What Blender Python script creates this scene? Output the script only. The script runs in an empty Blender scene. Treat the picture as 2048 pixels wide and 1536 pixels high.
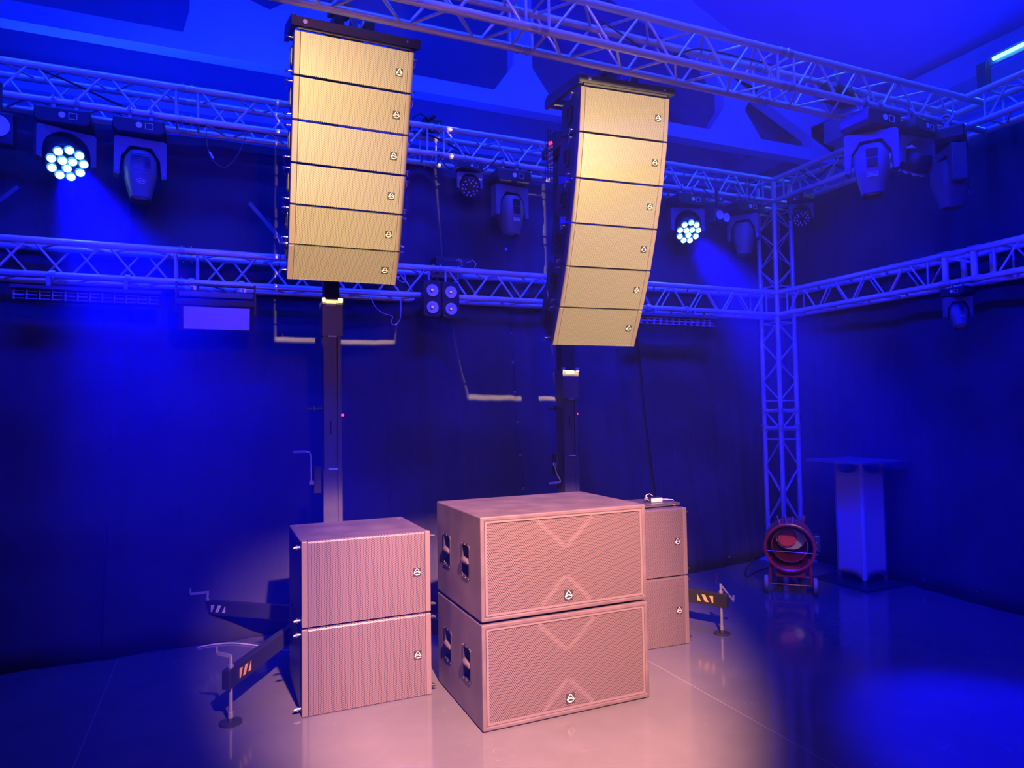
import bpy, bmesh, math, random
from mathutils import Matrix, Vector, Euler
random.seed(7)
S = bpy.context.scene
COL = S.collection
PI = math.pi

# ------------------------------------------------------------------ camera
CH, CYAW, CPITCH, CROLL, CF = 1.63, -0.4065, 0.0416, -0.016, 1368.18
def cam_axes():
    cy, sy = math.cos(CYAW), math.sin(CYAW)
    fw = Vector((-sy*math.cos(CPITCH), cy*math.cos(CPITCH), math.sin(CPITCH)))
    rt = Vector((cy, sy, 0)); up = rt.cross(fw)
    r = math.cos(CROLL)*rt + math.sin(CROLL)*up
    u = -math.sin(CROLL)*rt + math.cos(CROLL)*up
    return r, u, fw
r_, u_, f_ = cam_axes()
cam = bpy.data.cameras.new('camera'); co = bpy.data.objects.new('camera', cam); COL.objects.link(co)
M = Matrix((r_, u_, -f_)).transposed().to_4x4(); M.translation = Vector((0, 0, CH))
co.matrix_world = M
cam.sensor_width = 36; cam.lens = CF/2048*36; cam.clip_start = .05; cam.clip_end = 100
S.camera = co
S.view_settings.view_transform = 'Standard'; S.view_settings.look = 'None'
S.view_settings.gamma = 1; S.view_settings.exposure = 0; S.view_settings.use_curve_mapping = False
cy = S.cycles
cy.use_denoising = True
cy.max_bounces = 5; cy.diffuse_bounces = 3; cy.glossy_bounces = 3; cy.transmission_bounces = 2
cy.volume_bounces = 0; cy.sample_clamp_indirect = 4; cy.caustics_reflective = False; cy.caustics_refractive = False
cy.use_adaptive_sampling = True; cy.adaptive_threshold = .045

# ------------------------------------------------------------------ world and lights
w = bpy.data.worlds.new('world'); S.world = w; w.use_nodes = True
w.node_tree.nodes['Background'].inputs[0].default_value = (.0, .0, 1, 1)
w.node_tree.nodes['Background'].inputs[1].default_value = .004
BLUE = (.006, .028, 1.0)
PURE = (.0008, .0010, 1.0)
def lamp(name, kind, loc, energy, color, aim=None, **kw):
    l = bpy.data.lights.new(name, kind); l.energy = energy; l.color = color
    for k, v in kw.items(): setattr(l, k, v)
    o = bpy.data.objects.new(name, l); COL.objects.link(o); o.location = loc
    if aim is not None:
        o.rotation_euler = (Vector(aim)-Vector(loc)).to_track_quat('-Z', 'Y').to_euler()
    return o
# uplights that wash the roof of the hall in blue
lamp('uplight', 'AREA', (1.0, 6.35, 4.3), 430, BLUE, (1.5, 7.3, 9), shape='RECTANGLE', size=7, size_y=.15)
lamp('uplight', 'AREA', (6.3, 3.2, 4.4), 270, BLUE, (6.6, 4, 9), shape='RECTANGLE', size=.2, size_y=5)
lamp('uplight', 'AREA', (0, -1.2, 4.4), 400, BLUE, (1, .5, 9), shape='RECTANGLE', size=6, size_y=.2)
lamp('uplight', 'AREA', (-2.8, 3, 4.3), 130, BLUE, (-2, 4, 9), shape='RECTANGLE', size=.2, size_y=4)
# the two lit washlights: narrow blue beams through the haze
lamp('beam_left', 'SPOT', (-.965, 5.58, 3.395), 9500, (.0015, .0015, 1), (.62, 1.9, 0), spot_size=math.radians(26), spot_blend=.7, shadow_soft_size=.10)
lamp('beam_right', 'SPOT', (4.397, 5.57, 3.398), 9000, (.0015, .0015, 1), (3.55, 1.8, 0), spot_size=math.radians(25), spot_blend=.7, shadow_soft_size=.10)
# added blue fill lamps without fixtures, brightening podium, floor and drapes
lamp('front_fill', 'SPOT', (3.9, 2.5, 3.7), 300, PURE, (5.6, 4.8, .3), spot_size=math.radians(60), spot_blend=1, shadow_soft_size=.12)
for wx, wl in ((-.75, 1.5), (1.65, .6), (3.5, .8)):
    lamp('drape_fill', 'AREA', (wx, 3.90, 3.84), (46 if wl != .8 else 90)*wl, PURE, (wx, 5.9, 1.6), shape='RECTANGLE', size=wl, size_y=.08, spread=math.radians(125))
lamp('drape_fill', 'AREA', (4.0, 2.6, 3.86), 175, PURE, (5.9, 3.0, 1.4), shape='RECTANGLE', size=5, size_y=.08, spread=math.radians(120)).rotation_euler[2] = -PI/2
# unseen blue fill lamps added in mid-air to brighten the trusses
for wl, wa, ws in (((2.4, 2.5, 5.6), (2.4, 3.7, 4.0), 6), ((1.5, 4.8, 5.5), (1.5, 5.8, 4.0), 7)):
    lamp('truss_fill', 'AREA', wl, 75, BLUE, wa, shape='RECTANGLE', size=ws, size_y=.06, spread=math.radians(75))
lamp('truss_fill', 'AREA', (4.9, 3.6, 5.2), 40, BLUE, (5.73, 3.6, 3.6), shape='RECTANGLE', size=.06, size_y=4.5, spread=math.radians(85))
# added warm lamps: wide spill over drapes and trusses, narrow fill on the heater
lamp('warm_spill', 'SPOT', (.6, .2, 3.6), 80, (1, .36, .44), (2.0, 5.2, 2.2), spot_size=math.radians(95), spot_blend=1, shadow_soft_size=.1)
lamp('heater_fill', 'SPOT', (1.6, .2, 3.6), 420, (1, .5, .62), (4.66, 4.66, .42), spot_size=math.radians(9), spot_blend=.8, shadow_soft_size=.04)
# two profile spots whose shutters are framed on the hanging arrays
def profile_spot(name, loc, energy, color, u0, u1t, u1b, v0, v1, soft=.004, pool=None, size=.012, grad=0):
    """a point source cut by four shutters: u = x/y, v = z/y of the ray"""
    o = lamp(name, 'POINT', loc, energy, color, shadow_soft_size=size)
    l = o.data; l.use_nodes = True; nt = l.node_tree; em = nt.nodes['Emission']
    tc = nt.nodes.new('ShaderNodeTexCoord'); sp = nt.nodes.new('ShaderNodeSeparateXYZ')
    nt.links.new(tc.outputs['Normal'], sp.inputs[0])
    def m(op, a, b=None, c=None):
        n = nt.nodes.new('ShaderNodeMath'); n.operation = op
        for i, x in enumerate((a, b, c)):
            if x is None: continue
            if isinstance(x, (int, float)): n.inputs[i].default_value = x
            else: nt.links.new(x, n.inputs[i])
        return n.outputs[0]
    u = m('DIVIDE', sp.outputs[0], sp.outputs[1]); v = m('DIVIDE', sp.outputs[2], sp.outputs[1])
    def edge(x, e):   # 0..1 rising over the soft edge
        n = nt.nodes.new('ShaderNodeMapRange'); n.clamp = True
        nt.links.new(x, n.inputs[0]); n.inputs[1].default_value = e-soft/2; n.inputs[2].default_value = e+soft/2
        return n.outputs[0]
    ru = m('SUBTRACT', m('MULTIPLY_ADD', m('SUBTRACT', v, v0), (u1t-u1b)/(v1-v0), u1b), u)
    lu = m('SUBTRACT', u, m('MULTIPLY_ADD', m('SUBTRACT', v, v0), (u0[0]-u0[1])/(v1-v0), u0[1]))
    k = m('MULTIPLY', m('MULTIPLY', edge(ru, 0), edge(lu, 0)), m('MULTIPLY', edge(v, v0), m('SUBTRACT', 1, edge(v, v1))))
    if pool:   # round soft-edged pool instead of straight side shutters
        cu, cv, ru, rv = pool
        a = m('DIVIDE', m('SUBTRACT', u, cu), ru); b = m('DIVIDE', m('SUBTRACT', v, cv), rv)
        d = m('SQRT', m('ADD', m('MULTIPLY', a, a), m('MULTIPLY', b, b)))
        n = nt.nodes.new('ShaderNodeMapRange'); n.interpolation_type = 'SMOOTHSTEP'; nt.links.new(d, n.inputs[0])
        n.inputs[1].default_value = 1.0; n.inputs[2].default_value = .5
        k = m('MULTIPLY', n.outputs[0], m('SUBTRACT', 1, edge(v, v1)))
    if not pool: k = m('MULTIPLY', k, m('MULTIPLY_ADD', m('LESS_THAN', v, v0+.0065), 1.3, 1))   # bright rim at the lower shutter
    if grad: k = m('MULTIPLY', k, m('MULTIPLY_ADD', m('SUBTRACT', v, v0), (1-grad)/(v1-v0), grad))   # hotter lower half of the beam
    k = m('MULTIPLY', k, m('GREATER_THAN', m('MULTIPLY', sp.outputs[1], GS), 0))
    nt.links.new(k, em.inputs['Strength'])
    return o
GS = 1.0
profile_spot('floor_key', (.75, -.3, 3.7), 8900, (1, .44, .38), (0, 0), 0, 0, -2, -.53, soft=.07, pool=(.235, -.93, .45, .78), size=.05)
profile_spot('array_profile_left', (.292, 1.035, 3.0), 1330, (1, .64, .28), (.033, .0285), .272, .2325, -.156, .279, grad=1.9)
profile_spot('array_profile_right', (2.857, .497, 3.10), 1880, (1, .65, .28), (-.195, -.149), .02, .0205, -.254, .215, grad=1.8)

# ------------------------------------------------------------------ materials
def mat(name, col, rough=.5, metal=0, spec=.5, emit=None, estr=0, bump=None, var=None, coat=0):
    m = bpy.data.materials.new(name); m.use_nodes = True; nt = m.node_tree; b = nt.nodes['Principled BSDF']
    b.inputs['Base Color'].default_value = (*col, 1); b.inputs['Roughness'].default_value = rough
    b.inputs['Metallic'].default_value = metal; b.inputs['Specular IOR Level'].default_value = spec
    b.inputs['Coat Weight'].default_value = coat
    if emit: b.inputs['Emission Color'].default_value = (*emit, 1); b.inputs['Emission Strength'].default_value = estr
    if bump or var:
        tc = nt.nodes.new('ShaderNodeTexCoord'); n = nt.nodes.new('ShaderNodeTexNoise')
        nt.links.new(tc.outputs['Object'], n.inputs['Vector']); n.inputs['Scale'].default_value = (bump or var)[0]
        n.inputs['Detail'].default_value = 5
        if bump:
            bp = nt.nodes.new('ShaderNodeBump'); bp.inputs['Strength'].default_value = bump[1]*.5; bp.inputs['Distance'].default_value = .0015
            nt.links.new(n.outputs['Fac'], bp.inputs['Height']); nt.links.new(bp.outputs[0], b.inputs['Normal'])
        if var:
            n2 = nt.nodes.new('ShaderNodeTexNoise'); n2.inputs['Scale'].default_value = var[0]; n2.inputs['Detail'].default_value = 6
            nt.links.new(tc.outputs['Object'], n2.inputs['Vector'])
            r = nt.nodes.new('ShaderNodeValToRGB'); r.color_ramp.elements[0].position = .35; r.color_ramp.elements[1].position = .68
            r.color_ramp.elements[0].color = (*[c*(1-var[1]) for c in col], 1); r.color_ramp.elements[1].color = (*[min(1, c*(1+var[1])) for c in col], 1)
            nt.links.new(n2.outputs['Fac'], r.inputs[0]); nt.links.new(r.outputs[0], b.inputs['Base Color'])
    return m
def perforated(name, col, hole, pitch, rad, rough=.45, vs=1.0, rows=True):
    m = mat(name, col, rough); nt = m.node_tree; b = nt.nodes['Principled BSDF']
    tc = nt.nodes.new('ShaderNodeTexCoord'); sp = nt.nodes.new('ShaderNodeSeparateXYZ'); nt.links.new(tc.outputs['Object'], sp.inputs[0])
    def mm(op, a, bb=None, c=None):
        n = nt.nodes.new('ShaderNodeMath'); n.operation = op
        for i, x in enumerate((a, bb, c)):
            if x is None: continue
            if isinstance(x, (int, float)): n.inputs[i].default_value = x
            else: nt.links.new(x, n.inputs[i])
        return n.outputs[0]
    X, Z = (0, 2) if rows else (2, 0)
    def lattice(o):
        a = mm('SUBTRACT', mm('FRACT', mm('MULTIPLY_ADD', sp.outputs[X], 1/pitch, 50+o)), .5)
        c = mm('MULTIPLY', mm('SUBTRACT', mm('FRACT', mm('MULTIPLY_ADD', sp.outputs[Z], 1/(pitch*1.732*vs), 50+o)), .5), 1.732*vs)
        return mm('SQRT', mm('ADD', mm('MULTIPLY', a, a), mm('MULTIPLY', c, c)))
    d = mm('MINIMUM', lattice(0), lattice(.5))
    r = nt.nodes.new('ShaderNodeMapRange'); nt.links.new(d, r.inputs[0]); r.inputs[1].default_value = rad-.06; r.inputs[2].default_value = rad+.06
    mx = nt.nodes.new('ShaderNodeMix'); mx.data_type = 'RGBA'; nt.links.new(r.outputs[0], mx.inputs[0])
    mx.inputs[6].default_value = (*hole, 1); mx.inputs[7].default_value = (*col, 1)
    nt.links.new(mx.outputs[2], b.inputs['Base Color'])
    return m
MT = dict(
    alu=mat('aluminium', (.74, .74, .76), .36, .28, var=(14, .05)),
    chrome=mat('chrome', (.85, .85, .86), .15, .9),
    steel=mat('galvanised_steel', (.6, .6, .62), .35, .6),
    cab=mat('textured_cabinet_paint', (.105, .086, .098), .55, bump=(260, .5), var=(9, .10)),
    cabside=mat('scuffed_cabinet_paint', (.10, .078, .09), .44, bump=(240, .7), var=(7, .2)),
    cabdark=mat('black_cabinet_paint', (.05, .05, .055), .55, bump=(260, .4)),
    rail=mat('front_rail_paint', (.135, .108, .122), .5, bump=(200, .15)),
    grille=perforated('perforated_grille', (.145, .114, .132), (.013, .009, .011), .0100, .31, rows=False),
    grille2=perforated('fine_perforated_grille', (.17, .165, .155), (.045, .040, .034), .0102, .29, rows=False),
    grille3=perforated('coarse_perforated_grille', (.145, .115, .125), (.018, .011, .012), .0103, .33, vs=.9),
    brace=perforated('backed_perforated_grille', (.155, .125, .134), (.05, .037, .04), .0103, .31, vs=.9),
    black=mat('black_plastic', (.022, .022, .026), .42, bump=(120, .1)),
    blackm=mat('black_steel', (.035, .035, .042), .38, .2),
    mast=mat('anodised_mast', (.11, .105, .14), .35, .15),
    grey=mat('grey_plastic', (.10, .10, .12), .45),
    yoke=mat('yoke_plastic', (.13, .13, .15), .45),
    badge=mat('badge_plate', (.05, .045, .05), .25, .3),
    emblem=mat('badge_emblem', (.9, .86, .85), .25, .4),
    dark=mat('dark_void', (.004, .004, .005), .9),
    white=mat('white_diffuser', (.85, .83, .86), .5),
    reflector=mat('reflector_bowl', (.9, .86, .93), .35, 0),
    cob=mat('amber_led_chip', (.95, .55, .12), .4, emit=(1, .45, .1), estr=.5),
    lensoff=mat('unlit_lens', (.62, .56, .78), .15, .1),
    lenson=mat('lit_lens', (.6, .9, 1), .2, emit=(.50, .88, 1), estr=8),
    lensrim=mat('lit_lens_rim', (.1, .3, .6), .3, emit=(.05, .30, 1), estr=1.2),
    tube=mat('lit_led_tube', (.6, .9, 1), .3, emit=(.10, .70, 1), estr=7),
    red=mat('red_led', (.8, .02, .02), .3, emit=(1, .03, .05), estr=4),
    orange=mat('orange_led', (.8, .3, .05), .3, emit=(1, .25, .05), estr=3),
    redpaint=mat('red_enamel', (.32, .022, .035), .32, coat=.3),
    brightred=mat('red_burner_plate', (.85, .08, .14), .4),  # plain bright red without emission
    foil=mat('bare_metal_shell', (.75, .70, .72), .45, .4, bump=(60, .8)),
    hazard=mat('reflective_yellow', (.95, .58, .2), .4),
    hazardw=mat('reflective_white', (.75, .76, .62), .4),
    leakcream=mat('leak_light_cream', (.85, .80, .45), .5),  # pale yellow colour for the beam spill on the masts
    rubber=mat('rubber', (.03, .03, .033), .6),
    tyre=mat('grey_rubber', (.2, .2, .24), .6),
    cable=mat('black_cable', (.02, .02, .024), .5),
    cablel=mat('pale_cable', (.55, .55, .6), .4),
    lycra=mat('stretch_fabric', (.60, .58, .66), .75, bump=(30, .12)),
    topply=mat('podium_board', (.16, .16, .2), .35),
    laptop=mat('laptop_shell', (.10, .10, .12), .35, .3),
    psu=mat('pale_sticker', (.75, .6, .58), .5, var=(60, .15)),
    paint=mat('painted_concrete', (.24, .32, .74), .8, bump=(5, .15), var=(1.6, .05)),  # blue of the uplights put into the base colour
    roof=mat('roof_underside', (.055, .085, .56), .8, var=(.7, .06)),  # base colour blued to deepen the blue light on the roof
    wallp=mat('painted_wall', (.12, .16, .44), .85, var=(1, .1)),
    label=mat('white_print', (.9, .9, .9), .5),
)
def drape_mat():
    m = mat('black_molton', (.058, .055, .085), .95, spec=.1, var=(1.4, .25)); nt = m.node_tree; b = nt.nodes['Principled BSDF']  # navy tint puts the blue stage light into the cloth colour
    b.inputs['Sheen Weight'].default_value = .0; b.inputs['Sheen Roughness'].default_value = .6
    tc = nt.nodes.new('ShaderNodeTexCoord'); mp = nt.nodes.new('ShaderNodeMapping'); mp.inputs['Scale'].default_value = (2.2, 2.2, .22)
    n = nt.nodes.new('ShaderNodeTexNoise'); n.inputs['Scale'].default_value = 2.5; n.inputs['Detail'].default_value = 3
    bp = nt.nodes.new('ShaderNodeBump'); bp.inputs['Strength'].default_value = .5; bp.inputs['Distance'].default_value = .08
    nt.links.new(tc.outputs['Object'], mp.inputs[0]); nt.links.new(mp.outputs[0], n.inputs['Vector'])
    nt.links.new(n.outputs['Fac'], bp.inputs['Height']); nt.links.new(bp.outputs[0], b.inputs['Normal'])
    return m
MT['drape'] = drape_mat()
def floor_mat():
    m = mat('polished_floor', (.26, .255, .26), .2, spec=.75); nt = m.node_tree; b = nt.nodes['Principled BSDF']; L = nt.links.new
    tc = nt.nodes.new('ShaderNodeTexCoord')
    n = nt.nodes.new('ShaderNodeTexNoise'); n.inputs['Scale'].default_value = 1.6; n.inputs['Detail'].default_value = 8; n.inputs['Roughness'].default_value = .65
    L(tc.outputs['Object'], n.inputs['Vector'])
    r = nt.nodes.new('ShaderNodeValToRGB'); r.color_ramp.elements[0].position = .3; r.color_ramp.elements[1].position = .75
    r.color_ramp.elements[0].color = (.098, .096, .100, 1); r.color_ramp.elements[1].color = (.132, .128, .132, 1)
    L(n.outputs['Fac'], r.inputs[0])
    # fine pale scratches: thin iso-lines of stretched, distorted noise
    col = r.outputs[0]
    for sc, rot, dist, seed in ((2.1, .6, 1.8, 0), (2.8, 2.2, 2.6, 7)):
        mp = nt.nodes.new('ShaderNodeMapping'); mp.inputs['Rotation'].default_value = (0, 0, rot); mp.inputs['Location'].default_value = (seed, seed*2, 0)
        mp.inputs['Scale'].default_value = (1, 3.2, 1)
        s = nt.nodes.new('ShaderNodeTexNoise'); s.inputs['Scale'].default_value = sc; s.inputs['Detail'].default_value = 1; s.inputs['Distortion'].default_value = dist
        L(tc.outputs['Object'], mp.inputs[0]); L(mp.outputs[0], s.inputs['Vector'])
        a = nt.nodes.new('ShaderNodeMath'); a.operation = 'SUBTRACT'; a.inputs[1].default_value = .5; L(s.outputs['Fac'], a.inputs[0])
        c = nt.nodes.new('ShaderNodeMath'); c.operation = 'ABSOLUTE'; L(a.outputs[0], c.inputs[0])
        e = nt.nodes.new('ShaderNodeMath'); e.operation = 'LESS_THAN'; e.inputs[1].default_value = .0009; L(c.outputs[0], e.inputs[0])
        g = nt.nodes.new('ShaderNodeTexNoise'); g.inputs['Scale'].default_value = 2.3; mg = nt.nodes.new('ShaderNodeMapping'); mg.inputs['Location'].default_value = (3+seed, 1, 0)
        L(tc.outputs['Object'], mg.inputs[0]); L(mg.outputs[0], g.inputs['Vector'])
        h = nt.nodes.new('ShaderNodeMath'); h.operation = 'GREATER_THAN'; h.inputs[1].default_value = .60; L(g.outputs['Fac'], h.inputs[0])
        k = nt.nodes.new('ShaderNodeMath'); k.operation = 'MULTIPLY'; L(e.outputs[0], k.inputs[0]); L(h.outputs[0], k.inputs[1])
        k2 = nt.nodes.new('ShaderNodeMath'); k2.operation = 'MULTIPLY'; L(k.outputs[0], k2.inputs[0]); k2.inputs[1].default_value = .5
        mx = nt.nodes.new('ShaderNodeMix'); mx.data_type = 'RGBA'; L(k2.outputs[0], mx.inputs[0]); L(col, mx.inputs[6]); mx.inputs[7].default_value = (.42, .4, .4, 1)
        col = mx.outputs[2]
    # sheet seams at x = 2.58 + 2n
    sp = nt.nodes.new('ShaderNodeSeparateXYZ'); L(tc.outputs['Object'], sp.inputs[0])
    a = nt.nodes.new('ShaderNodeMath'); a.operation = 'SUBTRACT'; a.inputs[1].default_value = 2.58; L(sp.outputs[0], a.inputs[0])
    pp = nt.nodes.new('ShaderNodeMath'); pp.operation = 'PINGPONG'; pp.inputs[1].default_value = 1.6; L(a.outputs[0], pp.inputs[0])
    e = nt.nodes.new('ShaderNodeMath'); e.operation = 'LESS_THAN'; e.inputs[1].default_value = .0028; L(pp.outputs[0], e.inputs[0])
    k = nt.nodes.new('ShaderNodeMath'); k.operation = 'MULTIPLY'; k.inputs[1].default_value = .45; L(e.outputs[0], k.inputs[0])
    mx = nt.nodes.new('ShaderNodeMix'); mx.data_type = 'RGBA'; L(k.outputs[0], mx.inputs[0]); L(col, mx.inputs[6]); mx.inputs[7].default_value = (.36, .34, .34, 1)
    L(mx.outputs[2], b.inputs['Base Color'])
    rr = nt.nodes.new('ShaderNodeMapRange'); rr.inputs[3].default_value = .05; rr.inputs[4].default_value = .17
    L(n.outputs['Fac'], rr.inputs[0]); L(rr.outputs[0], b.inputs['Roughness'])
    return m
MT['floor'] = floor_mat()

# ------------------------------------------------------------------ mesh helpers
class MB:
    def __init__(s, M=None): s.b = bmesh.new(); s.M = M or Matrix()
    def _add(s, vs, fs):
        V = [s.b.verts.new(s.M @ Vector(v)) for v in vs]
        for f in fs:
            try: s.b.faces.new([V[i] for i in f])
            except ValueError: pass
        return V
    def box(s, c, d, rot=None):
        x, y, z = [k/2 for k in d]; R = rot if rot is not None else Matrix.Identity(3)
        vs = [Vector(c)+R @ Vector((i*x, j*y, k*z)) for i in (-1, 1) for j in (-1, 1) for k in (-1, 1)]
        s._add(vs, [(0, 1, 3, 2), (4, 6, 7, 5), (0, 4, 5, 1), (2, 3, 7, 6), (0, 2, 6, 4), (1, 5, 7, 3)]); return s
    def bx(s, x0, x1, y0, y1, z0, z1): return s.box(((x0+x1)/2, (y0+y1)/2, (z0+z1)/2), (abs(x1-x0), abs(y1-y0), abs(z1-z0)))
    def cyl(s, p, q, r, n=12, r2=None, caps=True):
        p, q = Vector(p), Vector(q); a = (q-p).normalized(); e = a.orthogonal().normalized(); g = a.cross(e); r2 = r if r2 is None else r2
        vs = [c+(e*math.cos(2*PI*i/n)+g*math.sin(2*PI*i/n))*rr for c, rr in ((p, r), (q, r2)) for i in range(n)]
        fs = [(i, (i+1) % n, n+(i+1) % n, n+i) for i in range(n)]
        if caps: fs += [tuple(range(n))[::-1], tuple(range(n, 2*n))]
        s._add(vs, fs); return s
    def lathe(s, p, axis, prof, n=24):
        """prof: list of (distance along axis, radius)"""
        p = Vector(p); a = Vector(axis).normalized(); e = a.orthogonal().normalized(); g = a.cross(e)
        vs = [p+a*t+(e*math.cos(2*PI*i/n)+g*math.sin(2*PI*i/n))*max(r, 1e-5) for t, r in prof for i in range(n)]
        fs = [(k*n+i, k*n+(i+1) % n, (k+1)*n+(i+1) % n, (k+1)*n+i) for k in range(len(prof)-1) for i in range(n)]
        s._add(vs, fs); return s
    def tube(s, pts, r, n=8):
        pts = [Vector(p) for p in pts]; prev = None; rings = []
        for i, p in enumerate(pts):
            t = (pts[min(i+1, len(pts)-1)]-pts[max(i-1, 0)]).normalized()
            e = t.orthogonal().normalized() if prev is None else (prev-t*prev.dot(t)).normalized()
            prev = e; g = t.cross(e); rings.append([p+(e*math.cos(2*PI*k/n)+g*math.sin(2*PI*k/n))*r for k in range(n)])
        vs = [v for q in rings for v in q]; m = len(rings)
        fs = [(i*n+k, i*n+(k+1) % n, (i+1)*n+(k+1) % n, (i+1)*n+k) for i in range(m-1) for k in range(n)]
        fs += [tuple(range(n))[::-1], tuple(range((m-1)*n, m*n))]
        s._add(vs, fs); return s
    def prism(s, poly, o, u, v, d):
        """polygon (a,b) in plane o + a*u + b*v, extruded along d"""
        o, u, v, d = map(Vector, (o, u, v, d)); n = len(poly)
        vs = [o+u*a+v*b for a, b in poly]; vs += [q+d for q in vs]
        s._add(vs, [tuple(range(n))[::-1], tuple(range(n, 2*n))]+[(i, (i+1) % n, n+(i+1) % n, n+i) for i in range(n)]); return s
    def ring(s, outer, inner, o, u, v, d):
        """frame between two polygons with the same number of points, extruded along d"""
        o, u, v, d = map(Vector, (o, u, v, d)); n = len(outer)
        A = [o+u*a+v*b for a, b in outer]; B = [o+u*a+v*b for a, b in inner]
        vs = A+B+[q+d for q in A]+[q+d for q in B]; fs = []
        for i in range(n):
            j = (i+1) % n
            fs += [(i, n+i, n+j, j), (2*n+i, 2*n+j, 3*n+j, 3*n+i), (i, j, 2*n+j, 2*n+i), (n+i, 3*n+i, 3*n+j, n+j)]
        s._add(vs, fs); return s
def rrect(w, h, r, n=4, cx=0, cz=0):
    P = []
    for sx, sz, a0 in ((1, 1, 0), (-1, 1, 90), (-1, -1, 180), (1, -1, 270)):
        for k in range(n+1):
            a = math.radians(a0+90*k/n); P.append((cx+sx*(w/2-r)+r*math.cos(a), cz+sz*(h/2-r)+r*math.sin(a)))
    return P
def obj(name, mb, m, parent=None, world=False, smooth=False, bevel=0, label=None):
    bm = mb.b
    bmesh.ops.recalc_face_normals(bm, faces=bm.faces)
    if world and parent is not None:
        bmesh.ops.transform(bm, matrix=parent_matrix(parent).inverted(), verts=bm.verts)
    me = bpy.data.meshes.new(name); bm.to_mesh(me); bm.free()
    me.materials.append(MT[m] if isinstance(m, str) else m)
    o = bpy.data.objects.new(name, me); COL.objects.link(o)
    if parent is not None: o.parent = parent
    if smooth:
        for p in me.polygons: p.use_smooth = True
        me.set_sharp_from_angle(angle=math.radians(38))
    if bevel:
        b = o.modifiers.new('bevel', 'BEVEL'); b.width = bevel; b.segments = 2; b.limit_method = 'ANGLE'; b.angle_limit = math.radians(50)
    if label: o['label'] = label
    return o
def parent_matrix(o):
    Mx = Matrix.LocRotScale(o.location, o.rotation_euler, o.scale)
    return (parent_matrix(o.parent) @ Mx) if o.parent else Mx
def thing(name, label, cat, loc=(0, 0, 0), rot=(0, 0, 0), group=None):
    o = bpy.data.objects.new(name, None); COL.objects.link(o); o.empty_display_size = .1
    o.location = loc; o.rotation_euler = rot; o['label'] = label; o['category'] = cat
    if group: o['group'] = group
    return o
def tag(o, label, cat, group=None):
    o['label'] = label; o['category'] = cat
    if group: o['group'] = group
    return o
def struct(name, mb, m, **k):
    o = obj(name, mb, m, **k); o['kind'] = 'structure'; return o
def copy_tree(o, parent=None):
    c = o.copy(); COL.objects.link(c); c.parent = parent
    for ch in list(o.children): copy_tree(ch, c)
    return c

# ------------------------------------------------------------------ the setting
struct('floor', MB().bx(-6, 9, -4, 10, -.1, 0), 'floor')
struct('wall_back', MB().bx(-6, 9, 10, 10.2, 0, 10.4), 'wallp')
struct('wall_right', MB().bx(8.8, 9, -4, 10, 0, 6.2), 'wallp')
struct('wall_left', MB().bx(-6.2, -6, -4, 10, 0, 10.4), 'wallp')
struct('wall_front', MB().bx(-6, 9, -4.2, -4, 0, 10.4), 'wallp')
RX, RZ = .8, 9.6      # ridge
def roof_z(x): return RZ-(x-RX)*.4375 if x > RX else RZ-(RX-x)*.4
rf = MB(); rf.prism([(-6.2, roof_z(-6.2)), (RX, RZ), (9, roof_z(9)), (9, roof_z(9)+.15), (RX, RZ+.15), (-6.2, roof_z(-6.2)+.15)], (0, -4.2, 0), (1, 0, 0), (0, 0, 1), (0, 14.4, 0))
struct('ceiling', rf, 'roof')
# openwork concrete girder below the roof, front face at y = 7.5
g = MB(); Y0, Y1 = 7.5, 7.69; zb, zc = 5.34, 5.525
def gp(poly): g.prism(poly, (0, Y0, 0), (1, 0, 0), (0, 0, 1), (0, Y1-Y0, 0))
gp([(-6, zb), (8.75, zb), (8.75, zc), (-6, zc)])
def chord_z(x): return roof_z(x)-.05
def web(x0, x1, c=.26):
    zt0 = chord_z(x0); zt1 = chord_z(x1); d = .62
    gp([(x0-c, zc), (x1+c*1.05, zc), (x1, zc+.36), (x1, zt1-d-.3), (x1+c, zt1-d+.02), (x0-c, zt0-d+.02), (x0, zt0-d-.3), (x0, zc+.36)])
gp([(-.33, zc), (2.0, zc), (1.6, 5.95), (.8, 6.15), (.5, 5.94), (.25, 6.02), (.25, chord_z(.25)-.6), (-.27, chord_z(-.27)-.6), (-.27, 5.76)])
for x0, x1 in ((-3.9, -3.6), (3.32, 3.57), (6.55, 6.94)): web(x0, x1)
gp([(8.2, zc), (8.75, zc), (8.75, 6.1), (8.2, 5.85)])
for a, b in ((-6, RX), (RX, 8.75)):
    gp([(a, chord_z(a)-.62), (b, chord_z(b)-.62), (b, chord_z(b)+.05), (a, chord_z(a)+.05)])
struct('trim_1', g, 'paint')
struct('trim_2', MB().bx(8.45, 8.8, -4, 10, 5.62, 5.95), 'wallp')
struct('trim_3', MB().bx(8.6, 8.8, -4, 10, 5.0, 5.2), 'wallp')
# purlins under the far roof bay
for i, yy in enumerate((8.4, 9.3)):
    p = MB(); p.prism([(-6, chord_z(-6)-.2), (RX, chord_z(RX)-.2), (8.75, chord_z(8.75)-.2), (8.75, chord_z(8.75)+.04), (RX, chord_z(RX)+.04), (-6, chord_z(-6)+.04)], (0, yy, 0), (1, 0, 0), (0, 0, 1), (0, .12, 0))
    struct('trim_%d' % (4+i), p, 'roof')
# low far roof strip seen under the girder
struct('trim_6', MB().bx(-6, 8.8, 9.55, 10, 5.55, 5.8), 'paint')

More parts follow.
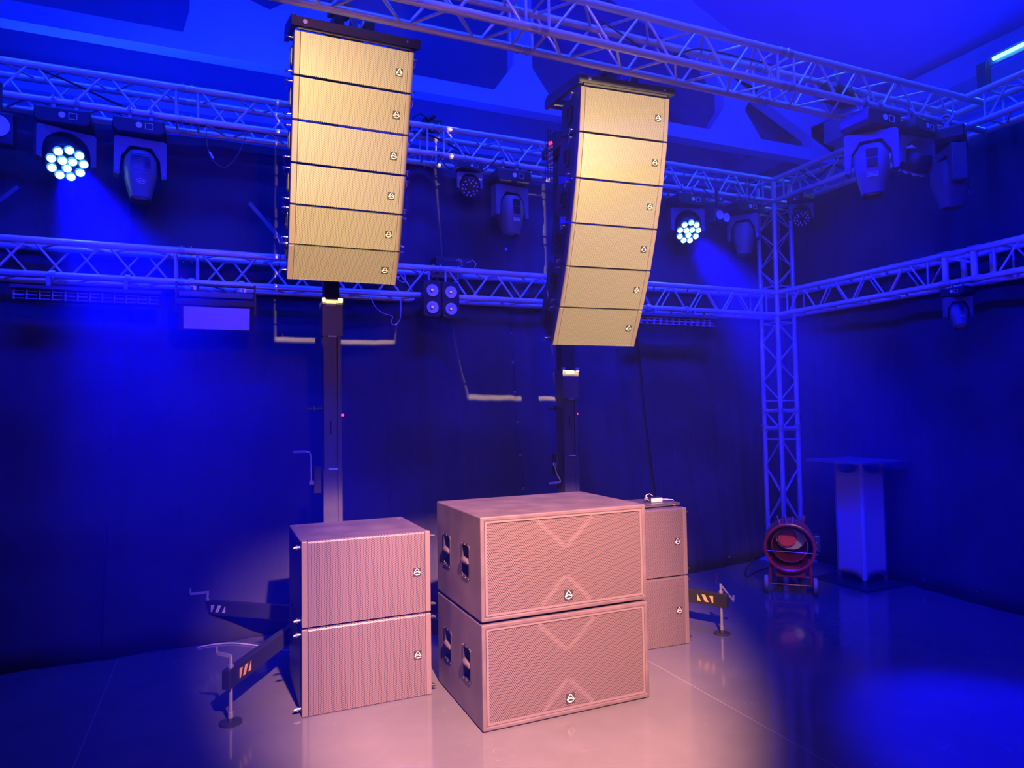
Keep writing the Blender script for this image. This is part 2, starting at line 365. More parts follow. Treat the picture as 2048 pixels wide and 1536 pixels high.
# haze that fills the rigged area
hz = MB().bx(-5.9, 8.4, -3.9, 9.4, .02, 5.0)
hm = bpy.data.materials.new('haze'); hm.use_nodes = True; nt = hm.node_tree; nt.nodes.clear()
vo = nt.nodes.new('ShaderNodeVolumeScatter'); vo.inputs['Density'].default_value = .022; vo.inputs['Anisotropy'].default_value = .6
vo.inputs['Color'].default_value = (.16, .20, 1, 1)  # white haze tinted blue so warm beams barely show in it
out = nt.nodes.new('ShaderNodeOutputMaterial'); nt.links.new(vo.outputs[0], out.inputs['Volume'])
hzo = obj('haze', hz, hm); hzo['kind'] = 'stuff'; tag(hzo, 'thin stage haze that makes the two blue beams visible', 'haze')

# ------------------------------------------------------------------ trusses
H = .12; XT, YT, ZL, ZU, YF = 5.727, 5.793, 2.7695, 4.02, 3.689
def truss(name, label, o, ax, secs, up=(0, 0, 1), ext=(0, 0), group=None, joints=True, phase=1):
    """o: point on the centre line at s = 0; ax: unit axis; secs: list of (s0, s1)"""
    o, ax, up = Vector(o), Vector(ax), Vector(up); sd = ax.cross(up).normalized()
    t = thing(name, label, 'truss', o+ax*secs[0][0], group=group)
    P = lambda s, a, b: o+ax*s+sd*(a*H)+up*(b*H)
    s0, s1 = secs[0][0]-ext[0], secs[-1][1]+ext[1]
    for a in (-1, 1):
        for b in (-1, 1):
            c = MB().cyl(P(s0, a, b), P(s1, a, b), .0255, 16); obj('chord', c, 'alu', t, True, True)
    segs = []
    for (q0, q1) in secs:
        e = .075; L = q1-q0-2*e; n = max(2, 2*round(L/.45)); st = L/n
        for a in (-1, 1):      # vertical faces
            for s in (q0+e, q1-e): segs.append((0, P(s, a, -1), P(s, a, 1)))
            for i in range(n):
                b0 = (-1 if i % 2 == 0 else 1)*phase*(1 if a == -1 else -1)
                segs.append((0 if a*FR > 0 else 1, P(q0+e+i*st+.02, a, b0), P(q0+e+(i+1)*st-.02, a, -b0)))
        for b in (-1, 1):      # top and bottom faces
            for s in (q0+e, q1-e): segs.append((2, P(s, -1, b), P(s, 1, b)))
            for i in range(n):
                a0 = -1 if (i % 2 == 0) == (b == 1) else 1
                segs.append((2, P(q0+e+i*st+.02, a0, b), P(q0+e+(i+1)*st-.02, -a0, b)))
    segs.sort(key=lambda q: q[0])
    for q in segs[:96]: obj('brace', MB().cyl(q[1], q[2], .009, 8), 'alu', t, True, True)
    if len(segs) > 96:
        m = MB()
        for q in segs[96:]: m.cyl(q[1], q[2], .009, 8)
        x = obj('brace', m, 'alu', t, True, True); x['kind'] = 'stuff'
    if joints:
        for k in range(len(secs)-1):
            s = secs[k][1]
            for a in (-1, 1):
                for b in (-1, 1):
                    m = MB().lathe(P(s-.06, a, b), ax, [(0, .0262), (.012, .0285), (.05, .0285), (.052, .024), (.068, .024), (.07, .0285), (.108, .0285), (.12, .0262)], 14)
                    m.cyl(P(s-.032, a, b)-up*.04, P(s-.032, a, b)+up*.04, .005, 6).cyl(P(s+.032, a, b)-up*.04, P(s+.032, a, b)+up*.04, .005, 6)
                    obj('coupler', m, 'steel', t, True, True)
    return t
FR = 1
SX = [(-4.2, -2.2), (-2.2, -.22), (-.22, 1.75), (1.75, 3.70), (3.70, 5.53)]
SXl = [(-2.2, -.22), (-.22, 1.75), (1.75, 3.70), (3.70, 5.53)]
truss('truss', 'upper silver box truss along the back, carrying the moving lights', (0, YT, ZU), (1, 0, 0), SXl, ext=(0, .32))
truss('truss', 'lower silver box truss along the back, below the lit left washlight', (0, YT, ZL), (1, 0, 0), SXl, ext=(0, .32), phase=1)
SF = [(-1.2, -.2), (-.2, 1.74), (1.74, 3.68), (3.68, 5.53)]
truss('truss', 'silver box truss nearest the camera crossing above both speaker arrays', (0, YF, ZU), (1, 0, 0), SF, ext=(0, .32), phase=-1)
FR = -1
truss('truss', 'upper silver box truss running from the corner tower towards the right', (XT, 0, ZU), (0, 1, 0), [(1.6, 3.49), (3.89, 5.60)], ext=(0, .32), joints=False)
lr = truss('truss', 'lower silver box truss running right from the corner tower, with a box corner', (XT, 0, ZL), (0, 1, 0), [(1.6, 3.47), (3.87, 5.60)], ext=(0, .32), joints=False)
# box corner of the lower right truss: short thick tubes and one brace
for yy in (3.55, 3.79):
    for xx in (-H, H):
        obj('corner_post', MB().cyl((XT+xx, yy, ZL-H), (XT+xx, yy, ZL+H), .0255, 14), 'alu', lr, True, True)
        for zz in (ZL-H, ZL+H):
            obj('corner_sleeve', MB().lathe((XT+xx, yy-.05, zz), (0, 1, 0), [(0, .026), (.01, .032), (.09, .032), (.1, .026)], 14), 'steel', lr, True, True)
obj('brace', MB().cyl((XT-H, 3.76, ZL+H-.03), (XT-H, 3.58, ZL+.02), .012, 8), 'alu', lr, True, True)
# tower in the corner
tw = thing('truss_tower', 'vertical silver truss tower standing in the corner behind the gas heater', 'truss', (XT, YT, 0))
for a in (-1, 1):
    for b in (-1, 1):
        obj('chord', MB().cyl((XT+a*H, YT+b*H, .02), (XT+a*H, YT+b*H, ZU+H), .0255, 16), 'alu', tw, True, True)
tsec = [(.02, 1.34), (1.34, 1.66), (1.66, 2.62), (2.92, 3.87)]
faces = [((-1, -1), (1, -1)), ((-1, -1), (-1, 1)), ((1, -1), (1, 1)), ((-1, 1), (1, 1))]
for z0, z1 in tsec:
    e = .05; L = z1-z0-2*e; n = 1 if L < .3 else 4; st = L/n
    for fi, (p, q) in enumerate(faces):
        for zz in (z0+e, z1-e): obj('brace', MB().cyl((XT+p[0]*H, YT+p[1]*H, zz), (XT+q[0]*H, YT+q[1]*H, zz), .009, 8), 'alu', tw, True, True)
        for i in range(n):
            A, B = (p, q) if (i % 2) ^ (p[0]*p[1] > 0) else (q, p)
            obj('brace', MB().cyl((XT+A[0]*H, YT+A[1]*H, z0+e+i*st), (XT+B[0]*H, YT+B[1]*H, z0+e+(i+1)*st), .009, 8), 'alu', tw, True, True)
for zz in (1.41, 1.60):
    for p, q in faces: obj('collar_tube', MB().cyl((XT+p[0]*H, YT+p[1]*H, zz), (XT+q[0]*H, YT+q[1]*H, zz), .022, 12), 'alu', tw, True, True)
    for a in (-1, 1):
        for b in (-1, 1):
            m = MB().cyl((XT+a*H, YT+b*H, zz-.04), (XT+a*H, YT+b*H, zz+.04), .031, 14)
            m.cyl((XT+a*H-.05, YT+b*H-.0, zz+.03), (XT+a*H+.05, YT+b*H, zz+.03), .006, 6)
            obj('coupler', m, 'steel', tw, True, True)
obj('base_plate', MB().bx(XT-.33, XT+.33, YT-.33, YT+.2, 0, .012), 'alu', tw, True)

# ------------------------------------------------------------------ drapes
def drape(name, label, P0, P1, zt, inward, s0, s1, nx=120, nz=26, seed=1, amp=.018, top_off=0, foot=(.5, .5), group=None):
    """P0->P1 line at the top; 'inward' unit vector into the room; foot = how far the hem comes into the room at each end"""
    rnd = random.Random(seed); ph = [rnd.uniform(0, 6.28) for _ in range(6)]
    P0, P1, inw = Vector((*P0, 0)), Vector((*P1, 0)), Vector((*inward, 0)); L = (P1-P0).length
    m = MB(); V = []
    for j in range(nz+1):
        z = zt*(1-j/nz); k = 1-z/zt
        for i in range(nx+1):
            t = i/nx; x = t*L
            f = foot[0]*(1-t)+foot[1]*t
            off = f*max(0, (2.95-z)/2.95)**1.1 if z < 2.95 else 0
            wv = amp*(.6+.9*k)*(math.sin(x*9+ph[0])*.6+math.sin(x*17+ph[1]+z*.3)*.35+math.sin(x*4.1+ph[2]+z*.4)*.9+math.sin(x*31+ph[3])*.15)
            wv += .012*k*math.sin(z*5+ph[4]+x*3)
            q = P0+(P1-P0)*t+inw*(top_off+off+wv); V.append((q.x, q.y, z+.004))
    fs = [(j*(nx+1)+i, j*(nx+1)+i+1, (j+1)*(nx+1)+i+1, (j+1)*(nx+1)+i) for j in range(nz) for i in range(nx)]
    m._add(V, fs)
    o = obj(name, m, 'drape', smooth=True)
    so = o.modifiers.new('thickness', 'SOLIDIFY'); so.thickness = .004
    tag(o, label, 'curtain', group)
    def at(t, z):      # surface point, for eyelets
        i = min(nx, max(0, round(t*nx))); j = min(nz, max(0, round((1-z/zt)*nz))); a = Vector(V[j*(nx+1)+i]); return Vector((a.x, a.y, z))
    return o, at
def eyelet(o, p, inw):
    iv = Vector((*inw, 0)); m = MB().lathe(p+iv*.006, iv, [(0, .012), (.004, .013), (.004, .006), (0, .006)], 10)
    e = obj('eyelet', m, 'steel', o, smooth=True)
G = 'black stage drapes'
YD = 5.99
bp = [(-4.2, -.62, .55, .55, 'black stage drape at the far left, under the lit left washlight'),
      (-.72, 1.32, .56, .50, 'black stage drape behind the left lifting mast'),
      (1.22, 2.56, .50, .47, 'pleated black stage drape between the two masts, eyelets down its right edge'),
      (2.42, 4.05, .47, .45, 'black stage drape behind the right lifting mast and array'),
      (3.95, 5.86, .45, .04, 'black stage drape reaching into the corner behind the tower')]
for i, (a, b, fa, fb, lab) in enumerate(bp):
    o, at = drape('stage_drape', lab, (a, YD), (b, YD), 3.89, (0, -1), 0, 0, seed=i+3, amp=.046 if i in (2, 3) else .012, top_off=.012 if i % 2 == 0 else -.012, foot=(fa, fb), nx=int((b-a)*60))
    n = int((b-a)/.48)
    for k in range(n):
        eyelet(o, at((k+.5)/n, .09), (0, -1))
    if i == 2:
        for zz in (3.2, 2.92, 2.38, 2.10, 1.82, 1.54, 1.24, .94, .66, .38): eyelet(o, at(.985, zz), (0, -1))
for i, (a, b, fa, fb, lab) in enumerate([(5.9, 3.0, .04, .22, 'black stage drape on the right side behind the white podium'), (3.1, -.5, .22, .3, 'black stage drape nearest on the right side, below the truss box corner')]):
    o, at = drape('stage_drape', lab, (5.93, a), (5.93, b), 3.89, (-1, 0), 0, 0, seed=i+20, amp=.012, top_off=.0 if i else .015, foot=(fa, fb), nx=int((a-b)*50))
    n = int((a-b)/.48)
    for k in range(n): eyelet(o, at((k+.5)/n, .09), (-1, 0))
#PART2
# ------------------------------------------------------------------ badge
def badge(parent, x, z, y, s=.046):
    """dark square plate with the raised rounded-triangle mark, on a plane facing -y"""
    b = obj('badge', MB().prism(rrect(s, s*1.05, s*.06, 2, x, z), (0, y, 0), (1, 0, 0), (0, 0, 1), (0, -.003, 0)), 'badge', parent)
    k = s/2; yy = y-.0045; P = lambda a, c: (x+a*k, yy, z+c*k)
    tri = [(-.74, -.34), (-.80, -.18), (-.50, .30), (-.12, .82), (0, .90), (.12, .82), (.50, .30), (.80, -.18), (.74, -.34)]
    m = MB(); m.tube([P(*q) for q in tri], s*.045, 6)
    m.tube([P(-.74, -.34), P(-.45, -.12), (x-.2*k, yy, z+.06*k), P(0, .12), P(.2, .06), P(.45, -.12), P(.74, -.34)], s*.045, 6)
    m.tube([P(-.70, -.58), P(.70, -.58)], s*.035, 6)
    m.bx(x-.3*k, x+.3*k, yy-.001, yy+.001, z-.80*k, z-.66*k)
    obj('emblem', m, 'emblem', b)
    return b

# ------------------------------------------------------------------ cabinets on the floor
def small_sub(label, loc, rz, w=.727, h=.4749, d=.669, dark=True):
    t = thing('subwoofer', label, 'speaker', loc, (0, 0, rz), 'perforated subwoofers stacked in pairs')
    h2 = h-.007; r = .034
    obj('body', MB().bx(0, w, .035, d, .002, h2-.004), 'cabside', t, bevel=.006)
    for x0, x1 in ((0, r-.002), (w-r+.002, w)):
        obj('side_rail', MB().bx(x0, x1, 0, .06, .002, h2), 'rail', t, bevel=.005)
    gr = MB(); prof = [(0, .004), (.0, h2-.012), (.004, h2-.004), (.012, h2), (.05, h2), (.05, .004)]
    gr.prism([(a, b) for a, b in prof], (r, .002, 0), (0, 1, 0), (0, 0, 1), (w-2*r, 0, 0))
    obj('grille', gr, 'grille', t)
    badge(t, w-.083, h*.50, .001)
    for zz in (.035, h2-.035):
        for sx, x in ((-1, 0), (1, w)):
            m = MB().cyl((x, .045, zz), (x+sx*.022, .045, zz), .007, 10).cyl((x+sx*.022, .045, zz), (x+sx*.04, .04, zz-.003), .009, 10, .006)
            m.cyl((x+sx*.02, .045, zz-.012), (x+sx*.02, .045, zz+.012), .004, 8)
            obj('rigging_pin', m, 'chrome' if sx < 0 else 'blackm', t, smooth=True)
    for yy in (.09, d-.08):
        for xx in (.04, w-.04):
            obj('screw', MB().cyl((xx, yy, h2-.004), (xx, yy, h2-.001), .005, 8), 'chrome', t)
    if dark:
        obj('rigging_plate', MB().bx(-.003, .004, .05, d-.12, .03, h2-.03), 'blackm', t)
    obj('foot_strip', MB().bx(.02, w-.02, .06, d-.05, 0, .003), 'rubber', t)
    return t
LW, LH, LD = .727, .4749, .669
small_sub('perforated floor subwoofer, lower of the pair before the left mast', (.4206, 3.9123, 0), .005)
small_sub('perforated subwoofer on top of the left pair, its lid shaded blue-violet', (.4206, 3.9123, LH), .005)
small_sub('perforated floor subwoofer, lower of the pair half hidden by the big cabinets', (2.3063, 3.9943, 0), -.0286, d=.58, dark=False)
small_sub('perforated subwoofer carrying the closed laptop, top of the right pair', (2.3063, 3.9943, LH), -.0286, d=.58, dark=False)

def bool_cut(o, cutter):
    c = obj('cut', cutter, 'dark'); md = o.modifiers.new('b', 'BOOLEAN'); md.object = c; md.operation = 'DIFFERENCE'; md.solver = 'EXACT'
    dg = bpy.context.evaluated_depsgraph_get(); me = bpy.data.meshes.new_from_object(o.evaluated_get(dg))
    o.modifiers.remove(md); mm = o.data.materials[0]; o.data = me; me.materials.clear(); me.materials.append(mm); bpy.data.objects.remove(c)
def big_sub(label, loc, rz, w=1.0131, h=.5499, d=.7537):
    t = thing('double_subwoofer', label, 'speaker', loc, (0, 0, rz), 'large double subwoofers stacked in the middle')
    h2 = h-.008; f = .024
    body = obj('body', MB().bx(0, w, 0, d, .006, h2), 'cabside')
    cut = MB().bx(f, w-f, -.02, .016, f+.004, h2-f)
    hy = ((.168, .292), (.495, .617)); hz0, hz1 = .185, .372
    for y0, y1 in hy:
        ph = rrect(y1-y0-.012, hz1-hz0-.010, .022, 4, (y0+y1)/2, (hz0+hz1)/2)
        for x0, dx in ((-.02, .085), (w+.02, -.085)): cut.prism(ph, (x0, 0, 0), (0, 1, 0), (0, 0, 1), (dx, 0, 0))
    bool_cut(body, cut); body.parent = t
    b = body.modifiers.new('bevel', 'BEVEL'); b.width = .006; b.segments = 2; b.limit_method = 'ANGLE'; b.angle_limit = math.radians(60)
    # front border, inner gasket line and the grille
    O = rrect(w-2*f-.003, h2-2*f-.006, .004, 1, w/2, h/2); I = rrect(w-2*f-.028, h2-2*f-.030, .004, 1, w/2, h/2)
    obj('grille_frame', MB().ring(O, I, (0, .004, 0), (1, 0, 0), (0, 0, 1), (0, .010, 0)), 'rail', t)
    x0, x1, z0, z1 = f+.0155, w-f-.0155, f+.020, h2-f-.016
    obj('grille', MB().bx(x0, x1, .0065, .014, z0, z1), 'grille3', t)
    cx, s = w*.49, .007
    def strip(p, q, wd=.012):
        p, q = Vector((p[0], 0, p[1])), Vector((q[0], 0, q[1])); n = (q-p).normalized(); n = Vector((-n.z, 0, n.x))*wd
        obj('grille_brace', MB().prism([(0, 0), (1, 0), (1, 1), (0, 1)], p-n+Vector((0, .0060, 0)), q-p, n*2, (0, .003, 0)), 'brace', t)
    strip((cx-.17, z1-.002), (cx-.004, z1-.155)); strip((cx+.17, z1-.002), (cx+.004, z1-.155))
    strip((cx-.15, z0+.002), (cx-.006, z0+.145)); strip((cx+.15, z0+.002), (cx+.006, z0+.145))
    badge(t, w/2, .087, .0060, .052)
    for y0, y1 in hy:
        for sx, x in ((-1, 0), (1, w)):
            cyy, czz = (y0+y1)/2, (hz0+hz1)/2
            hd = obj('handle', MB().ring(rrect(y1-y0+.008, hz1-hz0+.008, .026, 5, cyy, czz), rrect(y1-y0-.018, hz1-hz0-.018, .020, 5, cyy, czz), (x+sx*.0035, 0, 0), (0, 1, 0), (0, 0, 1), (-sx*.012, 0, 0)), 'black', t, smooth=True)
            obj('grip', MB().tube([(x-sx*.03, y0+.004, czz), (x-sx*.002, y0+.02, czz), (x+sx*.001, cyy, czz), (x-sx*.002, y1-.02, czz), (x-sx*.03, y1-.004, czz)], .017, 10), 'cabside', hd, smooth=True)
            obj('cup', MB().prism(rrect(y1-y0-.013, hz1-hz0-.011, .021, 4, cyy, czz), (x-sx*.062, 0, 0), (0, 1, 0), (0, 0, 1), (-sx*.001, 0, 0)), 'dark', hd)
            m = MB()
            for a in (y0+.012, cyy, y1-.012):
                for zz in (hz0+.004, hz1-.004): m.cyl((x+sx*.003, a, zz), (x+sx*.0055, a, zz), .0035, 6)
            obj('screw', m, 'chrome', hd)
    m = MB()
    for a in (.08, w-.08):
        for c in (.08, d-.08): m.cyl((a, c, 0), (a, c, .007), .02, 12)
    obj('rubber_feet', m, 'rubber', t)
    return t
MX, MY, MZ = 1.2417, 3.3268, .5499
big_sub('large double subwoofer standing on the floor, lower of the middle stack', (MX, MY, 0), .0043)
big_sub('large double subwoofer on top of the middle stack with a dusty bare lid', (MX, MY, MZ), .0043)

# laptop and charger
lt = thing('laptop', 'closed black laptop lying on the right pair of subwoofers', 'laptop', (2.70, 4.06, LH*2-.006), (0, 0, .06))
obj('base', MB().bx(0, .36, 0, .25, .003, .016), 'laptop', lt, bevel=.003)
obj('lid', MB().bx(0, .36, 0, .25, .0165, .023), 'laptop', lt, bevel=.003)
obj('port', MB().bx(.30, .312, -.001, .002, .007, .012), 'red', lt)  # port drawn with the emissive red
obj('foot_pad', MB().bx(.02, .34, .02, .03, 0, .004).bx(.02, .34, .21, .22, 0, .004), 'rubber', lt)
ch = thing('laptop_charger', 'small laptop charger with a pale sticker lying on the closed laptop', 'charger', (2.85, 4.14, LH*2-.006+.023), (0, 0, .1))
obj('brick', MB().bx(0, .11, 0, .05, 0, .034), 'black', ch, bevel=.004)
obj('sticker', MB().bx(.004, .106, -.0012, .0, .003, .031), 'psu', ch)
obj('cord', MB().tube([(.11, .02, .017), (.15, .0, .016), (.19, -.02, .012), (.22, .0, -.018)], .003, 6), 'cablel', ch, smooth=True)
obj('cord', MB().tube([(0, .02, .017), (-.02, .03, .03), (-.01, .04, .052), (.03, .05, .058), (.07, .06, .04)], .003, 6), 'cablel', ch, smooth=True)
obj('plug', MB().cyl((-.035, .02, .030), (-.012, .025, .034), .009, 8), 'tyre', ch)

# ------------------------------------------------------------------ hanging arrays
def array_cab(label, base, yaw, tilt, w, h, d, grille, side, bz, group, tp=.04):
    t = thing('array_speaker', label, 'speaker', base, (tilt, 0, yaw), group)
    h2 = h-.008; r = .036
    pr = [(.03, .002), (d, tp), (d, h2-tp), (.03, h2)]
    obj('body', MB().prism(pr, (.012, 0, 0), (0, 1, 0), (0, 0, 1), (w-.024, 0, 0)), side, t, bevel=.006)
    for x0, x1 in ((0, r-.0015), (w-r+.0015, w)):
        obj('side_rail', MB().bx(x0, x1, 0, .055, .001, h2), 'rail', t, bevel=.004)
    # grille with folded saw-tooth lower lip
    gx0, gx1 = r, w-r; n = int((gx1-gx0)/.0112); st = (gx1-gx0)/n; m = MB()
    poly = [(gx0, .006), (gx0, h2-.003), (gx1, h2-.003), (gx1, .006)]
    for i in range(n): poly += [(gx1-(i+.5)*st, .001), (gx1-(i+1)*st, .006)]
    poly = poly[:-1]
    m.prism(poly, (0, .002, 0), (1, 0, 0), (0, 0, 1), (0, .04, 0))
    obj('grille', m, grille, t)
    badge(t, w-.085, bz, .001, .044)
    for sx, x in ((-1, 0), (1, w)):
        obj('rigging_plate', MB().bx(x-sx*.013, x-sx*.001, .056, .11, .004, h2-.004), 'blackm', t)
        obj('side_handle', MB().ring(rrect(.085, .12, .02, 3, .20, h/2), rrect(.06, .09, .015, 3, .20, h/2), (x+sx*.003, 0, 0), (0, 1, 0), (0, 0, 1), (-sx*.02, 0, 0)), 'black', t)
        for zz in (.026, h2-.026):
            m = MB().cyl((x, .085, zz), (x+sx*.028, .085, zz), .006, 10).cyl((x+sx*.028, .085, zz), (x+sx*.040, .082, zz-.004), .008, 8)
            m.tube([(x+sx*.026, .085, zz), (x+sx*.034, .10, zz-.03), (x+sx*.02, .11, zz-.045)], .0012, 5)
            obj('rigging_pin', m, 'chrome', t, smooth=True)
    return t
def arr(top, yaw, w, hc, tilts, d, grille, side, badge_z, labels, group):
    p = Vector(top); nrm = Vector((math.sin(yaw), -math.cos(yaw), 0))
    for a, lab in zip(tilts, labels):
        p = p-Vector((0, 0, hc))*math.cos(a)-nrm*hc*math.sin(a)
        array_cab(lab, p, yaw, a, w, hc, d, grille, side, badge_z, group)
    return p
def sc(P, k): return Vector((P[0]*k, P[1]*k, CH+(P[2]-CH)*k))
K1, K2 = .949, .93
pos = ['topmost', 'second from the top', 'third from the top', 'third from the bottom', 'second from the bottom', 'lowest']
A1 = sc((.4138, 4.1313, 3.9261), K1); W1, H1 = .727*K1, .2527*K1
T1 = [.3046, .3743, .3406, .3126, .3865, .6376]
arr(A1, -.0076, W1, H1, T1, .34, 'grille2', 'cabdark', .105, ['array speaker of the left hanging column, '+q for q in pos], 'left hanging column of speakers')
A2 = sc((2.3854, 4.203, 3.9696), K2); W2, H2 = .727*K2, .3222*K2
T2 = [.1458, .2389, .314, .3656, .4433, .499]
arr(A2, -.0779, W2, H2, T2, .36, 'grille2', 'cabdark', .15, ['taller array speaker of the right hanging column, '+q for q in pos], 'right hanging column of speakers')

def fly_frame(label, top, yaw, w, tilt=.33, LN=.50):
    t = thing('fly_frame', label, 'rigging frame', top, (tilt, 0, yaw))
    obj('front_beam', MB().bx(-.02, w+.03, -.015, .045, .012, .062), 'blackm', t, bevel=.002)
    for x in (-.02, w-.01):
        m = MB().prism([(.0, .008), (.0, .070), (LN-.06, .085), (LN, .06), (LN, .0), (LN-.12, .0)], (x, 0, 0), (0, 1, 0), (0, 0, 1), (.03, 0, 0))
        obj('side_plate', m, 'blackm', t, bevel=.002)
    obj('rear_beam', MB().bx(-.01, w+.02, LN-.05, LN, .01, .07), 'blackm', t)
    for x in (w*.32, w*.58): obj('centre_beam', MB().bx(x, x+.05, .03, LN-.02, .06, .115), 'blackm', t, bevel=.002)
    sh = MB().tube([(w*.50+.035*math.sin(a), .02, .105+.04*math.cos(a)*1.2) for a in [math.radians(-140+28*i) for i in range(11)]], .006, 8)
    obj('shackle', sh, 'chrome', t, smooth=True)
    m = MB().bx(.02, w-.02, .0, .03, .0, .012)
    obj('cross_bar', m, 'blackm', t)
    obj('pin', MB().cyl((.055, -.018, .04), (.055, -.012, .04), .012, 12).cyl((w-.05, -.018, .04), (w-.05, -.012, .04), .006, 12), 'steel', t)  # left disc stands in for an open hole showing blue light
    obj('motor_adapter', MB().bx(w*.28, w*.45, .05, .16, .115, .19), 'grey', t, bevel=.006)
    return t
fly_frame('black rigging frame bolted on top of the left speaker column', A1+Vector((0, 0, .0)), -.0076, W1)
fly_frame('black rigging frame bolted on top of the right speaker column', A2+Vector((0, 0, .0)), -.0779, W2, .15, .62)

# ------------------------------------------------------------------ lifting masts
def mast(label, cx, cy, wd, zsplit, ztop, zarm, arm_x, arm_y0, feet, crank, crank_low, ypull):
    t = thing('lifting_mast', label, 'lifting tower', (cx, cy, 0))
    def P(n, m, mt, par=t, **k): return obj(n, m, mt, par, True, **k)
    y0, y1 = cy-wd*.52, cy+wd*.5; x0, x1 = cx-wd/2, cx+wd/2
    m = MB().bx(x0, x0+wd*.72, y0, y1, .16, 1.26).bx(x1-wd*.22, x1, y0+.01, y1, .16, 1.26).bx(x0+wd*.7, x1-wd*.2, y0+.035, y1, .16, 1.26)
    P('lower_profile', m, 'mast')
    m = MB().bx(x0+.006, x0+wd*.70, y0+.008, y1, 1.26, zsplit).bx(x1-wd*.20, x1-.004, y0+.016, y1, 1.26, zsplit).bx(x0+wd*.68, x1-wd*.18, y0+.04, y1, 1.26, zsplit)
    for q in (.12, .56): m.bx(x0+wd*q, x0+wd*(q+.03), y0+.004, y0+.01, 1.28, zsplit-.02)
    P('middle_profile', m, 'mast')
    P('slot', MB().bx(cx-.018, cx-.010, y0+.004, y0+.009, 1.50, 1.59), 'dark')
    P('inner_profile', MB().bx(x0+.012, x1-.012, y0+.03, y1-.01, zsplit-.02, ztop), 'blackm')
    P('top_sleeve', MB().bx(x0-.004, x0+wd*.76, y0-.006, y1, zsplit-.24, zsplit).bx(x1-wd*.26, x1+.006, y0-.002, y1, zsplit-.24, zsplit), 'mast')
    pc = MB().bx(x0-.004, x0+.016, y0-.014, y0+.02, zsplit-.012, zsplit+.02).bx(x0+.018, x0+wd*.70, y0-.014, y0+.02, zsplit-.034, zsplit-.004).bx(x1-.026, x1+.004, y0-.014, y0+.02, zsplit-.012, zsplit+.02)
    P('leak_light_pad', pc, 'leakcream')  # pads stand in for array beam spill crossing the mast
    P('end_strip', MB().bx(cx-.028, cx+.032, y0-.009, y0+.004, 1.258, 1.27), 'label')
    P('end_strip', MB().bx(cx-.028, cx+.028, y0-.012, y0+.004, zsplit-.25, zsplit-.24), 'steel')
    P('locking_pin', MB().cyl((x0-.002, cy-.03, ypull), (x0-.05, cy-.03, ypull), .007, 8).lathe((x0-.05, cy-.03, ypull), (-1, 0, 0), [(0, .006), (.004, .022), (.014, .022), (.018, .008), (.05, .008), (.056, .016), (.062, .012)], 12).cyl((x0-.02, cy-.045, ypull), (x0-.02, cy-.01, ypull+.01), .012, 8), 'blackm', smooth=True)
    P('release_knob', MB().cyl((x1, cy-.03, ypull-.05), (x1+.016, cy-.03, ypull-.05), .008, 8), 'red')  # knob drawn with the emissive red
    # winch with crank
    wz = 1.20
    P('winch', MB().bx(x0-.065, x0-.01, cy-.06, cy+.03, wz-.10, wz+.08), 'blackm', bevel=.006)
    if crank:
        cr = P('crank', MB().tube([(x0-.075, cy-.06, wz-.02), (x0-.082, cy-.08, wz-.01), (x0-.085, cy-.085, wz+.16), (x0-.095, cy-.086, wz+.185), (x0-.12, cy-.087, wz+.19)], .006, 8), 'steel', smooth=True)
        hp = (x0-.12, cy-.087, wz+.19); hq = (x0-.20, cy-.088, wz+.188); hub = (x0-.085, cy-.07, wz-.02)
    else:
        cr = P('crank', MB().tube([(x0-.10, cy-.09, wz-.01), (x0-.085, cy-.095, wz-.08), (x0-.06, cy-.10, wz-.125), (x0-.055, cy-.10, wz-.145), (x0-.07, cy-.10, wz-.152)], .006, 8), 'steel', smooth=True)
        hp = (x0-.075, cy-.10, wz-.152); hq = (x0-.16, cy-.10, wz-.155); hub = (x0-.10, cy-.08, wz)
    P('crank_handle', MB().cyl(hp, hq, .0105, 10), 'tyre', cr, smooth=True)
    P('crank_hub', MB().bx(hub[0]-.014, hub[0]+.02, hub[1]-.02, hub[1]+.012, hub[2]-.014, hub[2]+.014), 'chrome', cr, bevel=.003)
    # forward arm that carries the frame
    P('arm', MB().bx(arm_x-.06, arm_x-.02, arm_y0, y1, zarm, zarm+.07).bx(arm_x+.02, arm_x+.06, arm_y0, y1, zarm, zarm+.07), 'blackm')
    P('head_plate', MB().bx(x0-.03, x1+.03, y0-.02, y1, ztop-.12, ztop+.02), 'blackm')
    # base and outriggers
    P('base', MB().bx(cx-.14, cx+.14, cy-.12, cy+.12, .12, .34).bx(cx-.10, cx+.10, cy-.09, cy+.09, .05, .12), 'blackm', bevel=.006)
    for c in (-.07, .07): P('castor', MB().cyl((cx+c-.012, cy, .045), (cx+c+.012, cy, .045), .045, 16), 'rubber')
    for (fx, fy, ax, ay, plate, cd) in feet:
        F, A = Vector((fx, fy, .245)), Vector((ax, ay, .25)); dr = (A-F).normalized(); F2 = F-dr*.05; n = dr.cross(Vector((0, 0, 1))).normalized()
        R = Matrix((dr, -n, Vector((0, 0, 1)))).transposed()
        lg = P('leg', MB().box((F2+A)/2, ((A-F2).length, .045, .10), R), 'blackm', bevel=.004)
        if n.dot(Vector((0, 0, 0))-F) < 0: n = -n
        if plate:
            sgn = 1 if (n.cross(Vector((0, 0, 1)))).dot(dr) < 0 else -1
            st = MB(); o = F+dr*.05+n*.0235-Vector((0, 0, .026))
            for poly in (((0, .05), (0, 0), (.008, 0), (.030, .05)), ((.036, 0), (.062, .05), (.088, .05), (.062, 0)), ((.094, 0), (.122, .05), (.122, 0))):
                st.prism(poly, o, dr, (0, 0, 1), n*.002)
            P('warning_stripe', st, plate, lg)
